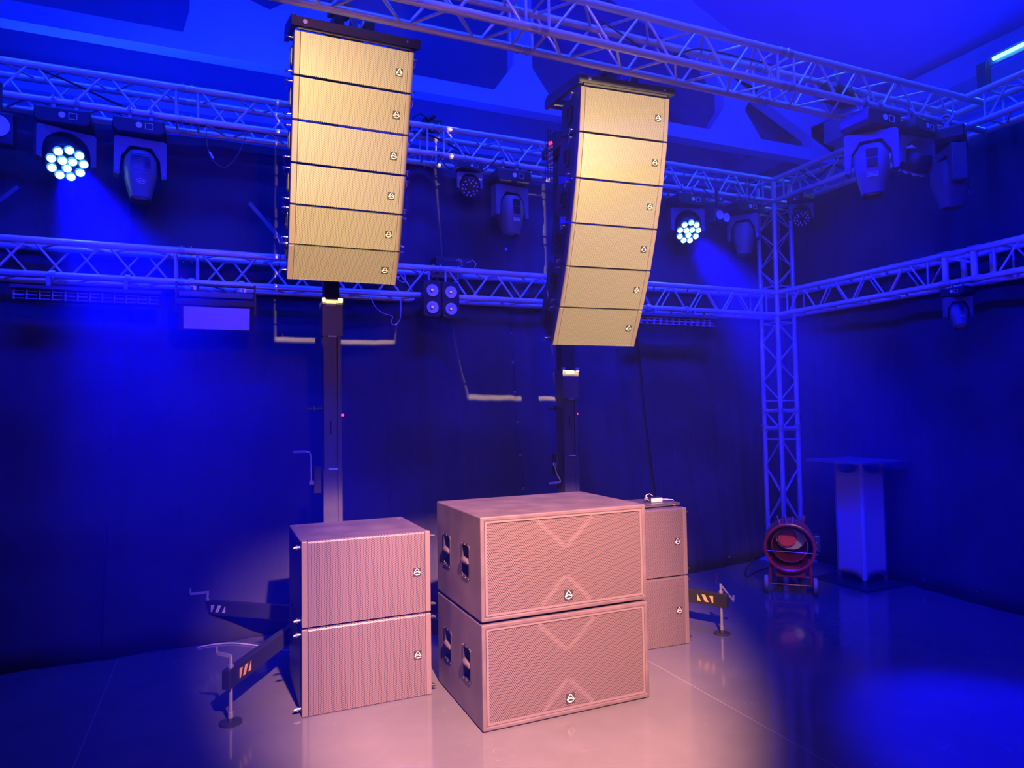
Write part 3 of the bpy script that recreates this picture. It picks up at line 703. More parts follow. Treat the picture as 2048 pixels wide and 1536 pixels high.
        jk = P('screw_jack', MB().cyl((fx, fy, .02), (fx, fy, .36), .0105, 10).cyl((fx, fy, .29), (fx, fy, .31), .016, 10).cyl((fx, fy, .03), (fx, fy, .06), .014, 10), 'steel', lg, smooth=True)
        P('foot_pad', MB().lathe((fx, fy, 0), (0, 0, 1), [(0, 0), (0, .058), (.012, .058), (.014, .05), (.010, .046), (.010, .02), (.03, .016)], 24), 'rubber', jk, smooth=True)
        if cd:
            c = Vector(cd); e = Vector((fx, fy, .355))+c
            k2 = P('jack_crank', MB().prism([(0, -.009), (1, -.009), (1, .009), (0, .009)], (fx, fy, .352), c, (0, 0, 1), c.cross(Vector((0, 0, 1))).normalized()*.012), 'steel', jk)
            P('crank_knob', MB().cyl(e, e+Vector((0, -.006, .035)), .008, 8), 'steel', k2)
    return t
mast('black lifting mast behind the left speaker column, crank handle raised', .727, 4.88, .128, 2.42, 4.12, 3.97, .72, 4.10,
     [(.066, 4.013, .56, 4.86, 'hazard', (-.07, .02, .02)), (-.066, 5.541, .64, 4.96, 'hazardw', (-.115, .0, .0)), (1.42, 4.25, .84, 4.80, None, (.06, 0, 0)), (1.40, 5.42, .84, 4.95, None, (.06, 0, 0))], True, 0, 1.68)
m2 = mast('black lifting mast behind the right speaker column, crank handle lowered', 2.72, 5.15, .142, 1.98, 3.98, 3.80, 2.62, 4.10,
     [(3.364, 4.034, 2.82, 5.06, 'hazard', (.085, -.03, -.115)), (2.10, 4.80, 2.62, 5.08, None, (-.05, .0, .0)), (2.0, 5.52, 2.6, 5.2, None, None), (3.42, 5.5, 2.84, 5.2, None, (.05, 0, 0))], False, 0, 1.66)
wl = obj('warning_lamp', MB().bx(2.47, 2.52, 4.93, 4.95, 3.62, 3.82), 'black', m2, True)
for k in range(4): obj('stripe', MB().prism([(0, 0), (.05, .03), (.05, .05), (0, .02)], (2.47, 4.929, 3.63+.045*k), (1, 0, 0), (0, 0, 1), (0, -.002, 0)), 'hazard', wl, True)
obj('red_led', MB().cyl((2.495, 4.93, 3.825), (2.495, 4.91, 3.825), .014, 10), 'red', wl, True)

# ------------------------------------------------------------------ light fixtures
def clamp(par, x, mt='steel'):
    """half coupler gripping the chord at local z = 0"""
    m = MB().lathe((x-.018, 0, 0), (1, 0, 0), [(0, .027), (0, .036), (.036, .036), (.036, .027)], 16)
    m.bx(x-.013, x+.013, -.016, .016, -.085, -.03).cyl((x, -.05, .012), (x, -.02, .012), .007, 8).cyl((x, -.045, .03), (x, -.045, -.01), .009, 8)
    obj('clamp', m, mt, par, smooth=True)
def moving_head(label, loc, aim, kind='spot', scale=1, base_yaw=0, lit=False, lens=(9, 3), group=None, mark=None, mt='yoke'):
    pz = -.41 if kind == 'wash' else -.46
    t = thing('moving_head', label, 'stage light', loc, (0, 0, base_yaw), group); t.scale = (scale,)*3
    for x in (-.07, .07): clamp(t, x)
    bs = MB().prism([(-.14, -.20), (-.175, -.17), (-.165, -.085), (.165, -.085), (.175, -.17), (.14, -.20)], (0, -.12, 0), (1, 0, 0), (0, 0, 1), (0, .24, 0))
    b = obj('base', bs, 'black', t, bevel=.012)
    obj('display', MB().ring(rrect(.052, .046, .003, 1, .065, -.140), rrect(.047, .041, .003, 1, .065, -.140), (0, -.124, 0), (1, 0, 0), (0, 0, 1), (0, .004, 0)), 'label', b)
    obj('dial', MB().cyl((0, -.1245, -.138), (0, -.12, -.138), .021, 20), 'reflector', b)
    a = Vector(aim)-Vector(loc)-Vector((0, 0, -.45*scale)); a = Matrix.Rotation(-base_yaw, 3, 'Z') @ a.normalized()
    yaw = math.atan2(a.x, -a.y) if abs(a.x)+abs(a.y) > .02 else 0
    R = Matrix.Rotation(yaw, 4, 'Z')
    yo = MB(R); arcs = [(.118*math.cos(q), pz+.13+.05*math.sin(q)) for q in [PI*k/8 for k in range(9)]] if kind == 'wash' else [(.125, -.36), (.07, -.275), (-.07, -.275), (-.125, -.36)]
    if kind == 'wash': arcs = [(.148*math.cos(q), pz+.03+.148*math.sin(q)) for q in [PI*k/10 for k in range(11)]]
    wo = .185 if kind == 'wash' else .172
    poly = [(wo, pz-.03), (wo, -.225), (wo-.015, -.21), (-wo+.015, -.21), (-wo, -.225), (-wo, pz-.03), (-wo+.036, pz-.04)]+arcs[::-1]+[(wo-.036, pz-.04)]
    yo.prism(poly, (0, -.05, 0), (1, 0, 0), (0, 0, 1), (0, .10, 0))
    y = obj('yoke', yo, mt, t, bevel=.004)
    obj('pivot_bolt', MB(R).cyl((-wo+.02, -.052, pz), (-wo+.02, -.056, pz), .006, 8).cyl((wo-.02, -.052, pz), (wo-.02, -.056, pz), .006, 8), 'chrome', y)
    c = Vector((0, 0, pz)); e1 = Vector((0, 0, 1)).cross(a); e1 = e1.normalized() if e1.length > .01 else Vector((1, 0, 0)); e2 = a.cross(e1)
    if kind == 'wash':
        hd = obj('head', MB().lathe(c, a, [(-.10, 0), (-.10, .06), (-.085, .105), (-.02, .135), (.05, .138), (.065, .132), (.060, .0)], 32), 'black', t, smooth=True)
        n1, n2 = lens; rr = .032 if lens == (9, 3) else .015
        rings = [(n1, .100 if lens == (9, 3) else .108), (n2, .036 if lens == (9, 3) else .066)]
        for n, R0 in rings:
            for k in range(n):
                q = 2*PI*(k+.3)/n; o = c+a*.060+e1*R0*math.cos(q)+e2*R0*math.sin(q)
                if lit: obj('lens_rim', MB().lathe(o, a, [(0, rr), (.022, rr*.96), (.022, rr*.8)], 14), 'lensrim', hd, smooth=True)
                obj('lens', MB().lathe(o, a, [(.0, rr*.82), (.022, rr*.82), (.029, rr*.6), (.033, 0)], 12), 'lenson' if lit else 'lensoff', hd, smooth=True)
        return t
    back = -.17
    m = MB(); N = 20; prof = [(back, .02), (back+.02, .085), (back+.08, .118), (.0, .125), (.08, .108), (.16, .085), (.20, .078), (.205, .07), (.18, .062)]
    vs = []
    for tt, r in prof:
        for i in range(N):
            q = 2*PI*i/N; ce, se = math.cos(q), math.sin(q)
            kx = abs(ce)**.7*(1 if ce > 0 else -1); ky = abs(se)**.7*(1 if se > 0 else -1)
            vs.append(c+a*tt+e1*r*kx*.92+e2*r*ky)
    m._add(vs, [(k*N+i, k*N+(i+1) % N, (k+1)*N+(i+1) % N, (k+1)*N+i) for k in range(len(prof)-1) for i in range(N)])
    m.cyl(c+a*back, c+a*(back+.002), .03, N)
    hd = obj('head', m, mt, t, smooth=True)
    obj('lens', MB().lathe(c+a*.178, a, [(0, .064), (.006, .05), (.010, 0)], 20), 'lensoff', hd, smooth=True)
    f = e2 if e2.dot(Vector((0, -1, 0))) > 0 else -e2    # side of the head that faces the hall
    f = R.to_3x3() @ Vector((0, -1, 0)); f = (f-a*f.dot(a)).normalized(); sx = a.cross(f).normalized()
    if mark == 'oval':
        P0 = c+a*.10+f*.112; ml = MB(); ml.tube([P0+sx*.030*math.cos(q)+a*.017*math.sin(q) for q in [2*PI*k/20 for k in range(21)]], .0015, 5)
        for k in range(5): ml.box(P0+sx*(-.018+.009*k)+a*(.004*((k % 2)-.5)), (.005, .003, .008))
        obj('maker_oval', ml, 'label', hd)
        for k in range(7): obj('cooling_fin', MB().box(c+a*(-.10+.016*k)+f*.122, (.13, .006, .005)), 'black', hd)
        for k, wd in enumerate((.10, .06, .045)): obj('rib', MB().box(c+a*(.02+.03*k)+f*(.121-.008*k), (wd, .004, .004)), 'black', hd)
    elif mark == 'plate':
        def q(p, u, v, w, h, th, mt2, nm): obj(nm, MB().prism([(-w/2, -h/2), (w/2, -h/2), (w/2, h/2), (-w/2, h/2)], p-sx*0+sx*u-a*v, sx, -a, f*th), mt2, hd)
        q(c+f*.121, 0, .07, .075, .06, .004, 'dark', 'vent_panel'); q(c+f*.121, 0, .0, .07, .06, .004, 'dark', 'vent_panel')
        P0 = c+a*.085+f*.112
        ml = MB().ring([(-.034, -.014), (.034, -.014), (.034, .014), (-.034, .014)], [(-.031, -.011), (.031, -.011), (.031, .011), (-.031, .011)], P0, sx, -a, f*.002)
        for k in range(6): ml.prism([(0, 0), (.006, 0), (.006, .009), (0, .009)], P0+sx*(-.024+.0085*k)+a*.006, sx, -a, f*.002)
        obj('maker_plate', ml, 'label', hd)
    return t
ZB = ZU-H; YB = YT-H; YFB = YF-H
moving_head('lit moving washlight with a cluster of white-blue lenses, left end of the upper back truss', (-1.005, YB-.0, ZB), (.62, 1.9, 0), 'wash', 1.0, lit=True)
moving_head('moving head hanging head-down beside the lit left washlight, oval mark near its nose', (-.53, YB, ZB), (-.49, YB-.35, 0), 'spot', 1.0, mark='oval')
moving_head('small unlit washlight with a round cluster of dull lenses, right of the left speaker column', (2.06, YB, ZB), (1.2, 2.0, 1.6), 'wash', .62, lens=(12, 6))
moving_head('grey moving head with square panel and outlined plate, left of the right speaker column', (2.45, YB, ZB), (2.48, YB-.2, 0), 'spot', 1.0, mark='plate')
moving_head('lit washlight with white-blue lenses between right speaker column and tower', (4.42, YB, ZB), (3.55, 1.8, 0), 'wash', 1.0, lit=True)
moving_head('dark moving head with arched yoke hanging just left of the tower top', (5.17, YB, ZB), (5.02, YB-.12, 0), 'spot', .95)
moving_head('small unlit round lens cluster hanging just right of the tower top', (XT-H, 5.30, ZB), (4.6, 4.0, 1.8), 'wash', .66, lens=(12, 6), base_yaw=-PI/2)
moving_head('largest moving head, with an outlined plate, on the right part of the front truss', (4.50, YFB, ZB), (4.38, YFB-.10, 0), 'spot', 1.05, mark='plate', mt='grey')
moving_head('dark washlight with ribbed rim between the two moving heads on the front truss', (4.97, YFB, ZB), (5.1, 5.2, 1.2), 'wash', .92, lens=(9, 3), base_yaw=.15)
moving_head('moving head seen side-on at the right end of the front truss', (5.38, YFB, ZB), (5.50, YFB-.08, 0), 'spot', 1.05, base_yaw=.5, mark='oval', mt='grey')
moving_head('tiny moving head below the box corner of the lower right truss', (XT-H, 3.70, ZL-H), (5.0, 3.0, .8), 'spot', .60, base_yaw=-PI/2, mark='oval')

def led_bar(label, x0, x1, z0, z1, y, n=12):
    t = thing('led_bar', label, 'stage light', ((x0+x1)/2, y, z0), group='unlit led bars under the lower truss')
    obj('housing', MB().bx(x0, x1, y+.02, y+.10, z0-.004, z1+.012), 'black', t, True, bevel=.004)
    obj('visor', MB().bx(x0-.01, x1+.01, y-.035, y+.08, z1+.008, z1+.03), 'grey', t, True)
    st = (x1-x0)/n
    for k in range(n):
        a = x0+k*st; m = MB()
        m.bx(a+.004, a+.010, y-.006, y+.02, z0, z1).bx(a+.012, a+st-.006, y-.004, y+.004, z1-.012, z1-.006).bx(a+.012, a+st-.006, y-.004, y+.004, z0+.004, z0+.008)
        m.bx(a+.014, a+st-.008, y-.006, y+.016, (z0+z1)/2-.003, (z0+z1)/2+.003).cyl((a+.011, y-.004, (z0+z1)/2), (a+.011, y-.016, (z0+z1)/2), .007, 8)
        obj('cell', m, 'lensoff', t, True)
    for a in (x0+.22*(x1-x0), x0+.75*(x1-x0)):
        m = MB().bx(a-.012, a+.012, y+.03, y+.06, z1+.02, ZL-H-.03)
        m.lathe((a-.018, y+.17, ZL-H), (1, 0, 0), [(0, .027), (0, .036), (.036, .036), (.036, .027)], 16).bx(a-.012, a+.012, y+.03, y+.16, ZL-H-.045, ZL-H-.03)
        obj('bracket', m, 'steel', t, True)
led_bar('long unlit LED bar under the left end of the lower back truss', -1.265, -.384, 2.445, 2.51, 5.50)
led_bar('unlit LED bar under the lower truss, just right of the right speaker column', 3.72, 4.61, 2.462, 2.53, 5.50)

# flood light with a pale panel
fl = thing('flood_light', 'black flood light with a pale rectangular panel below the lower back truss', 'stage light', (-.02, 5.45, 2.26))
obj('housing', MB().prism([(5.45, 2.265), (5.41, 2.45), (5.43, 2.50), (5.60, 2.50), (5.60, 2.30)], (-.265, 0, 0), (0, 1, 0), (0, 0, 1), (.51, 0, 0)), 'black', fl, True, bevel=.005)
obj('panel', MB().prism([(5.442, 2.272), (5.402, 2.428), (5.410, 2.43), (5.450, 2.274)], (-.228, 0, 0), (0, 1, 0), (0, 0, 1), (.445, 0, 0)), 'white', fl, True)
obj('hood', MB().prism([(5.40, 2.445), (5.38, 2.475), (5.43, 2.475), (5.43, 2.445)], (-.27, 0, 0), (0, 1, 0), (0, 0, 1), (.53, 0, 0)), 'grey', fl, True)
obj('top_case', MB().bx(-.262, .245, 5.415, 5.60, 2.50, 2.545), 'yoke', fl, True, bevel=.008)
obj('bracket', MB().bx(-.285, -.272, 5.48, 5.51, 2.40, 2.62).bx(.25, .263, 5.48, 5.51, 2.40, 2.62).bx(-.285, .263, 5.48, 5.51, 2.60, 2.612), 'blackm', fl, True)
for x in (-.20, .15):
    obj('knob', MB().lathe((x, 5.45, 2.555), (0, 0, 1), [(0, .0), (0, .022), (.015, .024), (.02, .015), (.02, 0)], 14), 'white', fl, True, smooth=True)
    m = MB().lathe((x+.0, YB, ZL-H), (1, 0, 0), [(0, .027), (0, .036), (.036, .036), (.036, .027)], 16).bx(x+.005, x+.031, YB-.10, YB, ZL-H-.05, ZL-H-.03).prism([(0, 0), (.05, -.02), (.045, -.07), (-.01, -.03)], (x, YB-.05, ZL-H), (1, 0, 0), (0, 0, 1), (0, .012, 0))
    obj('clamp', m, 'steel', fl, True)

# two-lens blinder modules
def blinder(label, cx, cz, y, w=.158, h=.30, r=.050, yaw=0):
    t = thing('blinder', label, 'stage light', (cx, y, cz), (0, 0, yaw), 'pair of two-lamp blinders')
    bd = MB().prism(rrect(w-.008, h, .03, 4), (0, 0, 0), (1, 0, 0), (0, 0, 1), (0, .10, 0))
    obj('housing', bd, 'black', t, bevel=.004)
    for s in (-1, 1):
        c = (0, -.002, s*h*.235)
        bowl = obj('reflector', MB().lathe(c, (0, -1, 0), [(0, r), (.008, r), (.008, r-.003), (.004, r*.7), (.0015, r*.35), (.001, 0)], 28), 'reflector', t, smooth=True)
        c2 = (-.006, -.010, s*h*.235)
        obj('lamp', MB().lathe(c2, (0, -1, 0), [(-.02, .016), (.008, .016), (.008, .0)], 16), 'grey', bowl, smooth=True)
        obj('led_chip', MB().cyl((c2[0], -.0188, c2[2]), (c2[0], -.0205, c2[2]), .011, 16), 'cob', bowl)
    m = MB()
    for a in (-1, 1):
        for b in (-1, 1): m.cyl((a*(w/2-.02), -.001, b*(h/2-.02)), (a*(w/2-.02), -.004, b*(h/2-.02)), .004, 6)
    obj('screw', m, 'chrome', t)
    obj('bracket', MB().bx(-w/2-.004, w/2+.0, .03, .07, h/2, h/2+.012).cyl((0, .05, h/2), (0, .05, h/2+.06), .006, 8), 'blackm', t)
    return t
blinder('two-lamp blinder, left one of the pair hanging from the lower back truss', 1.638, 2.585, 5.45)
blinder('two-lamp blinder, right one of the pair hanging from the lower back truss', 1.800, 2.578, 5.45)
t = thing('twin_spotlight', 'dark light with two violet reflector bowls left of the tower top', 'stage light', (4.74, 5.5, 3.60), (0, 0, .35))
obj('housing', MB().bx(-.13, .13, 0, .12, -.07, .07), 'black', t, bevel=.01)
for s in (-.065, .065): obj('reflector', MB().lathe((s, -.002, 0), (-.25, -1, -.1), [(0, .045), (.016, .045), (.016, .042), (.010, .03), (.007, .015), (.006, 0)], 24), 'reflector', t, smooth=True)
obj('hanger', MB().bx(-.01, .01, .04, .07, .07, .28), 'blackm', t); 
t = thing('blinder', 'pale round lamp cut off by the left edge of the picture', 'stage light', (-1.36, 5.48, 3.60))
obj('housing', MB().bx(-.16, .09, .0, .1, -.12, .10), 'black', t, bevel=.01)
b = obj('reflector', MB().lathe((0, -.002, 0), (0, -1, 0), [(0, .075), (.008, .075), (.008, .071), (.004, .05), (.002, .02), (.001, 0)], 28), 'reflector', t, smooth=True)
obj('led_chip', MB().cyl((-.01, .01, 0), (-.01, -.006, 0), .014, 14), 'cob', b)
obj('hanger', MB().bx(-.01, .01, .05, .08, .09, .32), 'blackm', t)

# boxes on the trusses
t = thing('distribution_box', 'black distribution box with sockets lying on the lower back truss above the blinders', 'box', (1.74, YT-.12, ZL+H+.026))
obj('case', MB().bx(0, .33, 0, .2, 0, .085), 'black', t, bevel=.004)
for k in range(7): obj('socket', MB().cyl((.09+.033*k, -.001, .055), (.09+.033*k, -.010, .055), .009, 8), 'grey', t)
obj('cord', MB().tube([(.18, -.01, .06), (.21, -.06, .05), (.22, -.07, .0), (.17, -.06, -.015), (.10, -.05, -.01)], .004, 6), 'cablel', t, smooth=True)
obj('cord', MB().tube([(.28, -.01, .04), (.32, -.06, .06), (.35, -.06, .03), (.335, -.05, -.02)], .004, 6), 'cablel', t, smooth=True)
t = thing('power_box', 'small dark box and plugs on the upper back truss, right of the left speaker column', 'box', (1.66, YT-.06, ZU+H+.026))
obj('case', MB().bx(0, .17, 0, .14, 0, .075), 'black', t, bevel=.006)
obj('plug', MB().cyl((.03, .0, .06), (.10, -.01, .10), .018, 10), 'rubber', t)
obj('cord', MB().tube([(.04, 0, .07), (-.04, -.03, .09), (-.10, -.04, .04), (-.13, -.03, -.06)], .006, 6), 'cable', t, smooth=True)
t = thing('control_box', 'small ribbed box with an orange and a white led beside the upper right truss', 'box', (5.83, 4.92, ZU+H+.03), (0, 0, -.7))
obj('case', MB().bx(-.09, .09, 0, .07, 0, .14), 'grey', t, bevel=.004)
for k in range(4): obj('fin', MB().bx(-.08+.035*k, -.07+.035*k, -.008, 0, .01, .13), 'yoke', t)
obj('led', MB().cyl((.075, -.004, .05), (.075, -.010, .05), .008, 8), 'orange', t); obj('led', MB().cyl((.075, -.004, .11), (.075, -.010, .11), .006, 8), 'label', t)
obj('strut', MB().bx(-.07, -.06, .02, .03, -.05, .0).bx(.02, .03, .02, .03, -.05, 0), 'steel', t)
t = thing('stage_lamp', 'dark lamp housing with a pale flap standing on the front truss', 'stage light', (4.35, YF+.06, ZU+.02))
obj('housing', MB().lathe((-.10, 0, .02), (1, 0, -.18), [(0, 0), (0, .05), (.04, .085), (.22, .08), (.30, .05), (.30, 0)], 18), 'black', t, smooth=True)
obj('flap', MB().box((.03, 0, .15), (.07, .004, .075), Euler((0, .5, .2)).to_matrix()), 'yoke', t)
obj('arm', MB().bx(-.02, .0, -.01, .01, -.04, .06), 'steel', t)

# lit tube in the right corner of the hall
t = thing('light_tube', 'glowing cyan-white tube lamp at the upper right under the hall roof', 'stage light', (7.9, 4.0, 5.48))
obj('tube', MB().cyl((7.9, 3.5, 5.49), (7.9, 4.70, 5.465), .020, 12), 'tube', t, True, smooth=True)
obj('reflector_tray', MB().bx(7.93, 7.97, 3.4, 4.78, 5.42, 5.53), 'yoke', t, True)
obj('holder', MB().bx(7.86, 7.95, 4.76, 4.86, 5.15, 5.46), 'blackm', t, True)
lamp('tube_glow', 'AREA', (7.86, 4.1, 5.46), 22, (.03, .35, 1), (5.5, 3.9, 4.6), shape='RECTANGLE', size=1.2, size_y=.05)

# flat bars behind the trusses
tag(obj('flat_bar', MB().prism([(0, 0), (.022, .022), (.28, -.275), (.258, -.30)], (.215, 5.72, 3.31), (1, 0, 0), (0, 0, 1), (0, .012, 0)), 'yoke'), 'grey flat bar slanting down behind the left speaker column', 'bar')
tag(obj('flat_bar', MB().prism([(0, 0), (.02, -.02), (.14, .105), (.12, .125)], (-1.44, 5.80, 3.18), (1, 0, 0), (0, 0, 1), (0, .012, 0)), 'mast'), 'dim flat bar slanting up at the left edge below the lit washlight', 'bar')

# ------------------------------------------------------------------ cables
def cable(label, pts, r=.004, mt='cable', n=10):
    P = [Vector(p) for p in pts]; out = []
    for i in range(len(P)-1):
        p0, p1, p2, p3 = P[max(i-1, 0)], P[i], P[i+1], P[min(i+2, len(P)-1)]
        for k in range(n):
            t = k/n; out.append(.5*((2*p1)+(-p0+p2)*t+(2*p0-5*p1+4*p2-p3)*t*t+(-p0+3*p1-3*p2+p3)*t**3))
    out.append(P[-1]); return tag(obj('cable', MB().tube(out, r, 7), mt, smooth=True), label, 'cable')
cable('thin cable loop with a pale connector hanging below the upper back truss', [(-.087, 5.66, 3.895), (-.075, 5.65, 3.70), (-.03, 5.64, 3.59), (.05, 5.64, 3.555), (.13, 5.65, 3.65), (.19, 5.66, 3.80), (.211, 5.66, 3.87)], .0035, 'yoke')
tag(obj('cable_connector', MB().cyl((-.062, 5.64, 3.66), (-.035, 5.635, 3.61), .007, 8), 'label', smooth=True), 'pale plug on the cable loop under the upper back truss', 'plug')
cable('pale cable sagging between the clamps of the flood light', [(-.13, 5.60, 2.625), (-.02, 5.58, 2.57), (.05, 5.58, 2.565), (.15, 5.60, 2.615)], .0032, 'cablel')
cable('pale cable loop dangling below the lower truss right of the left mast', [(1.15, 5.64, 2.63), (1.20, 5.62, 2.52), (1.27, 5.62, 2.47), (1.34, 5.62, 2.45), (1.33, 5.62, 2.40), (1.36, 5.62, 2.38), (1.41, 5.63, 2.44), (1.42, 5.65, 2.62)], .0035, 'cablel')
cable('cable curling out to the left side of the blinder pair', [(1.19, 5.65, 2.80), (1.33, 5.62, 2.80), (1.42, 5.60, 2.74), (1.45, 5.60, 2.76), (1.43, 5.62, 2.85)], .0035, 'cablel')
cable('pale cable bowing down to the right side of the blinder pair', [(1.90, 5.55, 2.83), (1.90, 5.54, 2.74), (1.93, 5.54, 2.68), (1.97, 5.56, 2.655)], .003, 'cablel')
cable('thin cable behind the lowest speakers of the left column', [(.36, 5.60, 3.18), (.43, 5.58, 3.02), (.45, 5.58, 2.90), (.44, 5.62, 2.80)], .0035, 'yoke')
cable('blue-lit cable lying on the floor from the drape to the left subwoofers', [(-.13, 5.40, .006), (-.016, 5.42, .006), (.118, 5.38, .006), (.309, 5.204, .006), (.40, 5.08, .006), (.60, 4.98, .006), (.95, 4.75, .006)], .005, 'cablel')
cable('black cable along the top of the upper back truss', [(-1.8, 5.80, ZU+.15), (-1.2, 5.76, ZU+.13), (-.5, 5.8, ZU-.08), (.2, 5.79, ZU-.10), (.9, 5.80, ZU-.07), (1.6, 5.78, ZU+.10), (2.1, 5.74, ZU-.06), (2.6, 5.8, ZU-.10), (3.6, 5.78, ZU-.05), (5.2, 5.8, ZU-.08)], .008, 'cable')
cable('black cable lying inside the lower back truss', [(-1.9, 5.8, ZL-.10), (-1.0, 5.82, ZL-.09), (0, 5.78, ZL-.10), (1.0, 5.83, ZL-.09), (2.0, 5.79, ZL-.10), (3.2, 5.82, ZL-.09), (4.8, 5.8, ZL-.1)], .008, 'cable')
cable('black cable draped inside the front truss above the right speaker column', [(2.25, 3.70, ZU+.12), (2.5, 3.66, ZU-.02), (2.62, 3.64, ZU-.10), (2.85, 3.66, ZU+.0), (3.1, 3.72, ZU+.10), (3.7, 3.72, ZU+.11)], .006, 'cable')
cable('black cable drooping at the unlit washlight on the upper truss', [(1.75, 5.66, ZU-.10), (1.85, 5.60, ZU-.26), (2.0, 5.58, ZU-.22), (2.15, 5.58, ZU-.25), (2.3, 5.62, ZU-.11)], .006, 'cable')
cable('black cable looping under the upper truss beside the tower', [(4.6, 5.62, ZU-.11), (4.75, 5.56, ZU-.24), (4.9, 5.56, ZU-.20), (5.05, 5.58, ZU-.26), (5.3, 5.62, ZU-.12)], .006, 'cable')
cable('black cable hanging from the upper right truss near the ribbed box', [(5.62, 5.3, ZU+.10), (5.60, 5.1, ZU-.05), (5.62, 4.9, ZU+.02), (5.60, 4.7, ZU-.08), (5.62, 4.4, ZU+.02)], .008, 'cable')
for k in range(3): cable(['black strap hanging down the rear of the right speaker column, left strand', 'black strap hanging down the rear of the right speaker column, middle strand', 'black strap hanging down the rear of the right speaker column, right strand'][k], [(2.30+.022*k, 4.62, 3.80), (2.295+.024*k, 4.62, 3.6), (2.30+.02*k, 4.63, 3.40)], .004, 'cable')
cable('cable bundle behind the right side of the left subwoofers', [(1.19, 4.70, .50), (1.22, 4.62, .44), (1.19, 4.60, .36), (1.23, 4.66, .25), (1.20, 4.75, .01)], .006, 'blackm')

# ------------------------------------------------------------------ gas heater
ht = thing('gas_heater', 'round red gas heater cannon on wheels standing before the corner tower', 'heater', (4.72, 4.72, 0), (0, 0, -.78))
ZC = .405; R = .205
obj('shell', MB().lathe((0, -.16, ZC), (0, 1, .0), [(.02, R-.012), (0, R-.006), (0, R+.006), (.03, R+.006), (.03, R), (.44, R), (.46, R-.02), (.46, R-.05), (.44, R-.05), (.42, R-.012), (.03, R-.012)], 48), 'redpaint', ht, smooth=True)
obj('mouth_ring', MB().lathe((0, -.172, ZC), (0, 1, 0), [(.02, R+.010), (0, R+.008), (-.004, R-.004), (.006, R-.016), (.03, R-.014)], 48), 'redpaint', ht, smooth=True)
obj('inner_shell', MB().lathe((0, -.09, ZC+.01), (0, 1, 0), [(0, R*.70), (0, R*.74), (.30, R*.62), (.30, R*.58)], 40), 'redpaint', ht, smooth=True)
burn = obj('burner', MB().lathe((-.02, .06, ZC+.055), (0, -1, 0), [(0, .082), (.03, .080), (.035, .074), (.028, .0)], 32), 'brightred', ht, smooth=True)
m = MB(); prof = []
rndf = random.Random(3)
for k in range(36):
    q = 2*PI*k/36; rr = .098+.022*max(0, math.cos(q-.2))+rndf.uniform(0, .008); prof.append((.0+rr*math.cos(q)*1.1, .05+rr*math.sin(q)))
inn = [(-.02+.076*math.cos(2*PI*k/36), .055+.076*math.sin(2*PI*k/36)) for k in range(36)]
obj('heat_shield', MB().ring(prof, inn, (0, .06, ZC), (1, 0, 0), (0, 0, 1), (0, .01, 0)), 'foil', ht)
obj('rear_plate', MB().lathe((0, .22, ZC), (0, -1, 0), [(0, R-.012), (.004, R-.012), (.006, 0)], 32), 'dark', ht)
obj('guard_wire', MB().cyl((-R+.01, -.165, ZC-.03), (R-.01, -.165, ZC-.04), .0025, 6), 'steel', ht)
obj('band', MB().lathe((0, .10, ZC), (0, 1, 0), [(0, R+.002), (0, R+.008), (.05, R+.008), (.05, R+.002)], 40), 'mast', ht, smooth=True)
for x in (-.075, -.02, .03): obj('handle_strap', MB().tube([(x, -.14, ZC+R*.97), (x*1.05, -.10, ZC+R+.012), (x*1.3, .10, ZC+R+.03), (x*1.5, .26, ZC+R*.96)], .005, 6), 'steel', ht, smooth=True)
obj('valve', MB().cyl((.12, .20, ZC+R*.75), (.135, .20, ZC+R*.75+.07), .011, 10).cyl((.133, .2, ZC+R*.75+.06), (.136, .2, ZC+R*.75+.085), .017, 10, .008), 'redpaint', ht, smooth=True)
obj('side_box', MB().bx(R-.01, R+.05, .02, .20, ZC-.06, ZC+.08), 'blackm', ht, bevel=.006)
for k in range(4): obj('screw', MB().cyl((R+.012, -.14+.0*k, ZC+.10-.05*k), (R+.018, -.14, ZC+.10-.05*k), .005, 6), 'chrome', ht)
obj('frame', MB().cyl((-.19, -.12, .075), (.19, -.12, .075), .006, 8).cyl((-.19, .22, .075), (.19, .22, .075), .006, 8).tube([(-.17, -.12, .075), (-.16, -.10, ZC-.1)], .012, 8).tube([(.17, -.12, .075), (.16, -.10, ZC-.1)], .012, 8).tube([(-.17, .22, .075), (-.15, .2, ZC-.1)], .012, 8).tube([(.17, .22, .075), (.15, .2, ZC-.1)], .012, 8).bx(-.12, .12, -.10, .22, ZC-R-.06, ZC-R+.03), 'redpaint', ht, smooth=True)
for x, y, r in ((-.20, -.12, .075), (.20, -.12, .075), (-.10, .22, .07), (.10, .22, .07)):
    obj('wheel', MB().lathe((x-.017, y, r), (1, 0, 0), [(0, 0), (0, r*.5), (-.003, r*.6), (0, r*.93), (.006, r), (.028, r), (.034, r*.93), (.034, 0)], 28), 'tyre', ht, smooth=True)
cable('black hose running from the gas heater to the tower foot', [(4.60, 4.98, .30), (4.56, 5.10, .12), (4.70, 5.25, .012), (5.0, 5.4, .010), (5.3, 5.5, .010)], .007)
t = thing('small_beacon', 'tiny red object on the floor at the drape hem between subwoofers and tower', 'marker', (4.42, 5.36, 0))
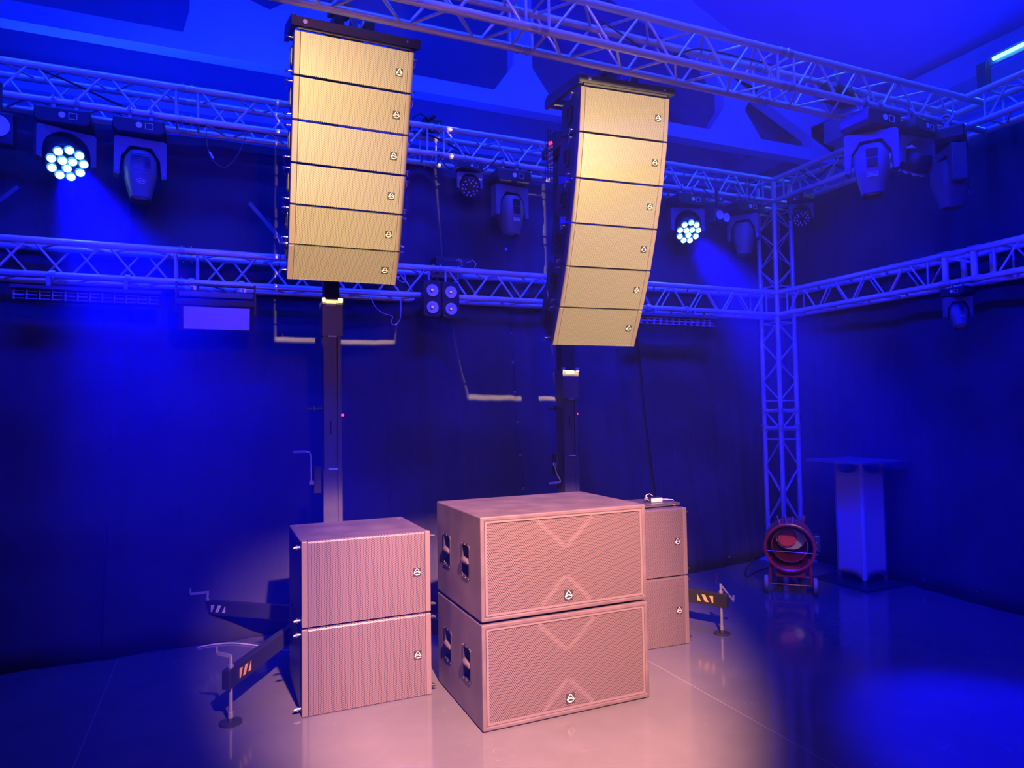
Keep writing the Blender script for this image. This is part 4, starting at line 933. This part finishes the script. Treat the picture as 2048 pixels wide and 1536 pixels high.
obj('body', MB().cyl((0, 0, 0), (0, 0, .05), .014, 10), 'brightred', t)

# ------------------------------------------------------------------ podium
pd = thing('podium', 'white fabric-covered podium with a dark board on top, right of the gas heater', 'podium', (5.53, 4.66, 0))
obj('foot_board', MB().bx(-.30, .26, -.31, .30, 0, .016), 'blackm', pd, bevel=.003)
obj('top_board', MB().bx(-.31, .27, -.31, .33, 1.115, 1.135), 'topply', pd, bevel=.003)
for i, (x, y) in enumerate(((-.11, -.13), (.19, -.10), (-.09, .16), (.19, .16))):
    p = obj('post', MB().cyl((x, y, .016), (x, y, 1.115), .019, 14), 'alu', pd, smooth=True)
    obj('screw_cap', MB().cyl((x, y-.005, 1.07), (x, y-.005, 1.10), .011, 10).cyl((x, y, .016), (x, y, .05), .022, 12), 'chrome', p, smooth=True)
def panel(P0, P1, out, n=14, mz=16):
    m = MB(); V = []
    for j in range(mz+1):
        for i in range(n+1):
            t = i/n; sg = 4*t*(1-t); zt = 1.075-.06*sg; zb2 = .055+.03*sg
            z = zb2+(zt-zb2)*j/mz; pin = .012*math.sin(PI*j/mz)
            p = Vector(P0)*(1-t)+Vector(P1)*t; rp = .0015*math.sin(z*180)*max(0, (z-.88)/.2)*(1-abs(t-.4)) if out[1] < 0 else 0
            p = p+Vector(out)*(.021-pin*sg+rp); V.append((p.x, p.y, z))
    m._add(V, [(j*(n+1)+i, j*(n+1)+i+1, (j+1)*(n+1)+i+1, (j+1)*(n+1)+i) for j in range(mz) for i in range(n)])
    o = obj('fabric_panel', m, 'lycra', pd, smooth=True); s = o.modifiers.new('t', 'SOLIDIFY'); s.thickness = .003
panel((-.11, -.13, 0), (.19, -.10, 0), (0, -1, 0)); panel((-.09, .16, 0), (-.11, -.13, 0), (-1, 0, 0))
panel((.19, .16, 0), (-.09, .16, 0), (0, 1, 0)); panel((.19, -.10, 0), (.19, .16, 0), (1, 0, 0))
obj('post_sleeve', MB().cyl((-.11, -.13, .055), (-.11, -.13, 1.075), .024, 14), 'lycra', pd, smooth=True)
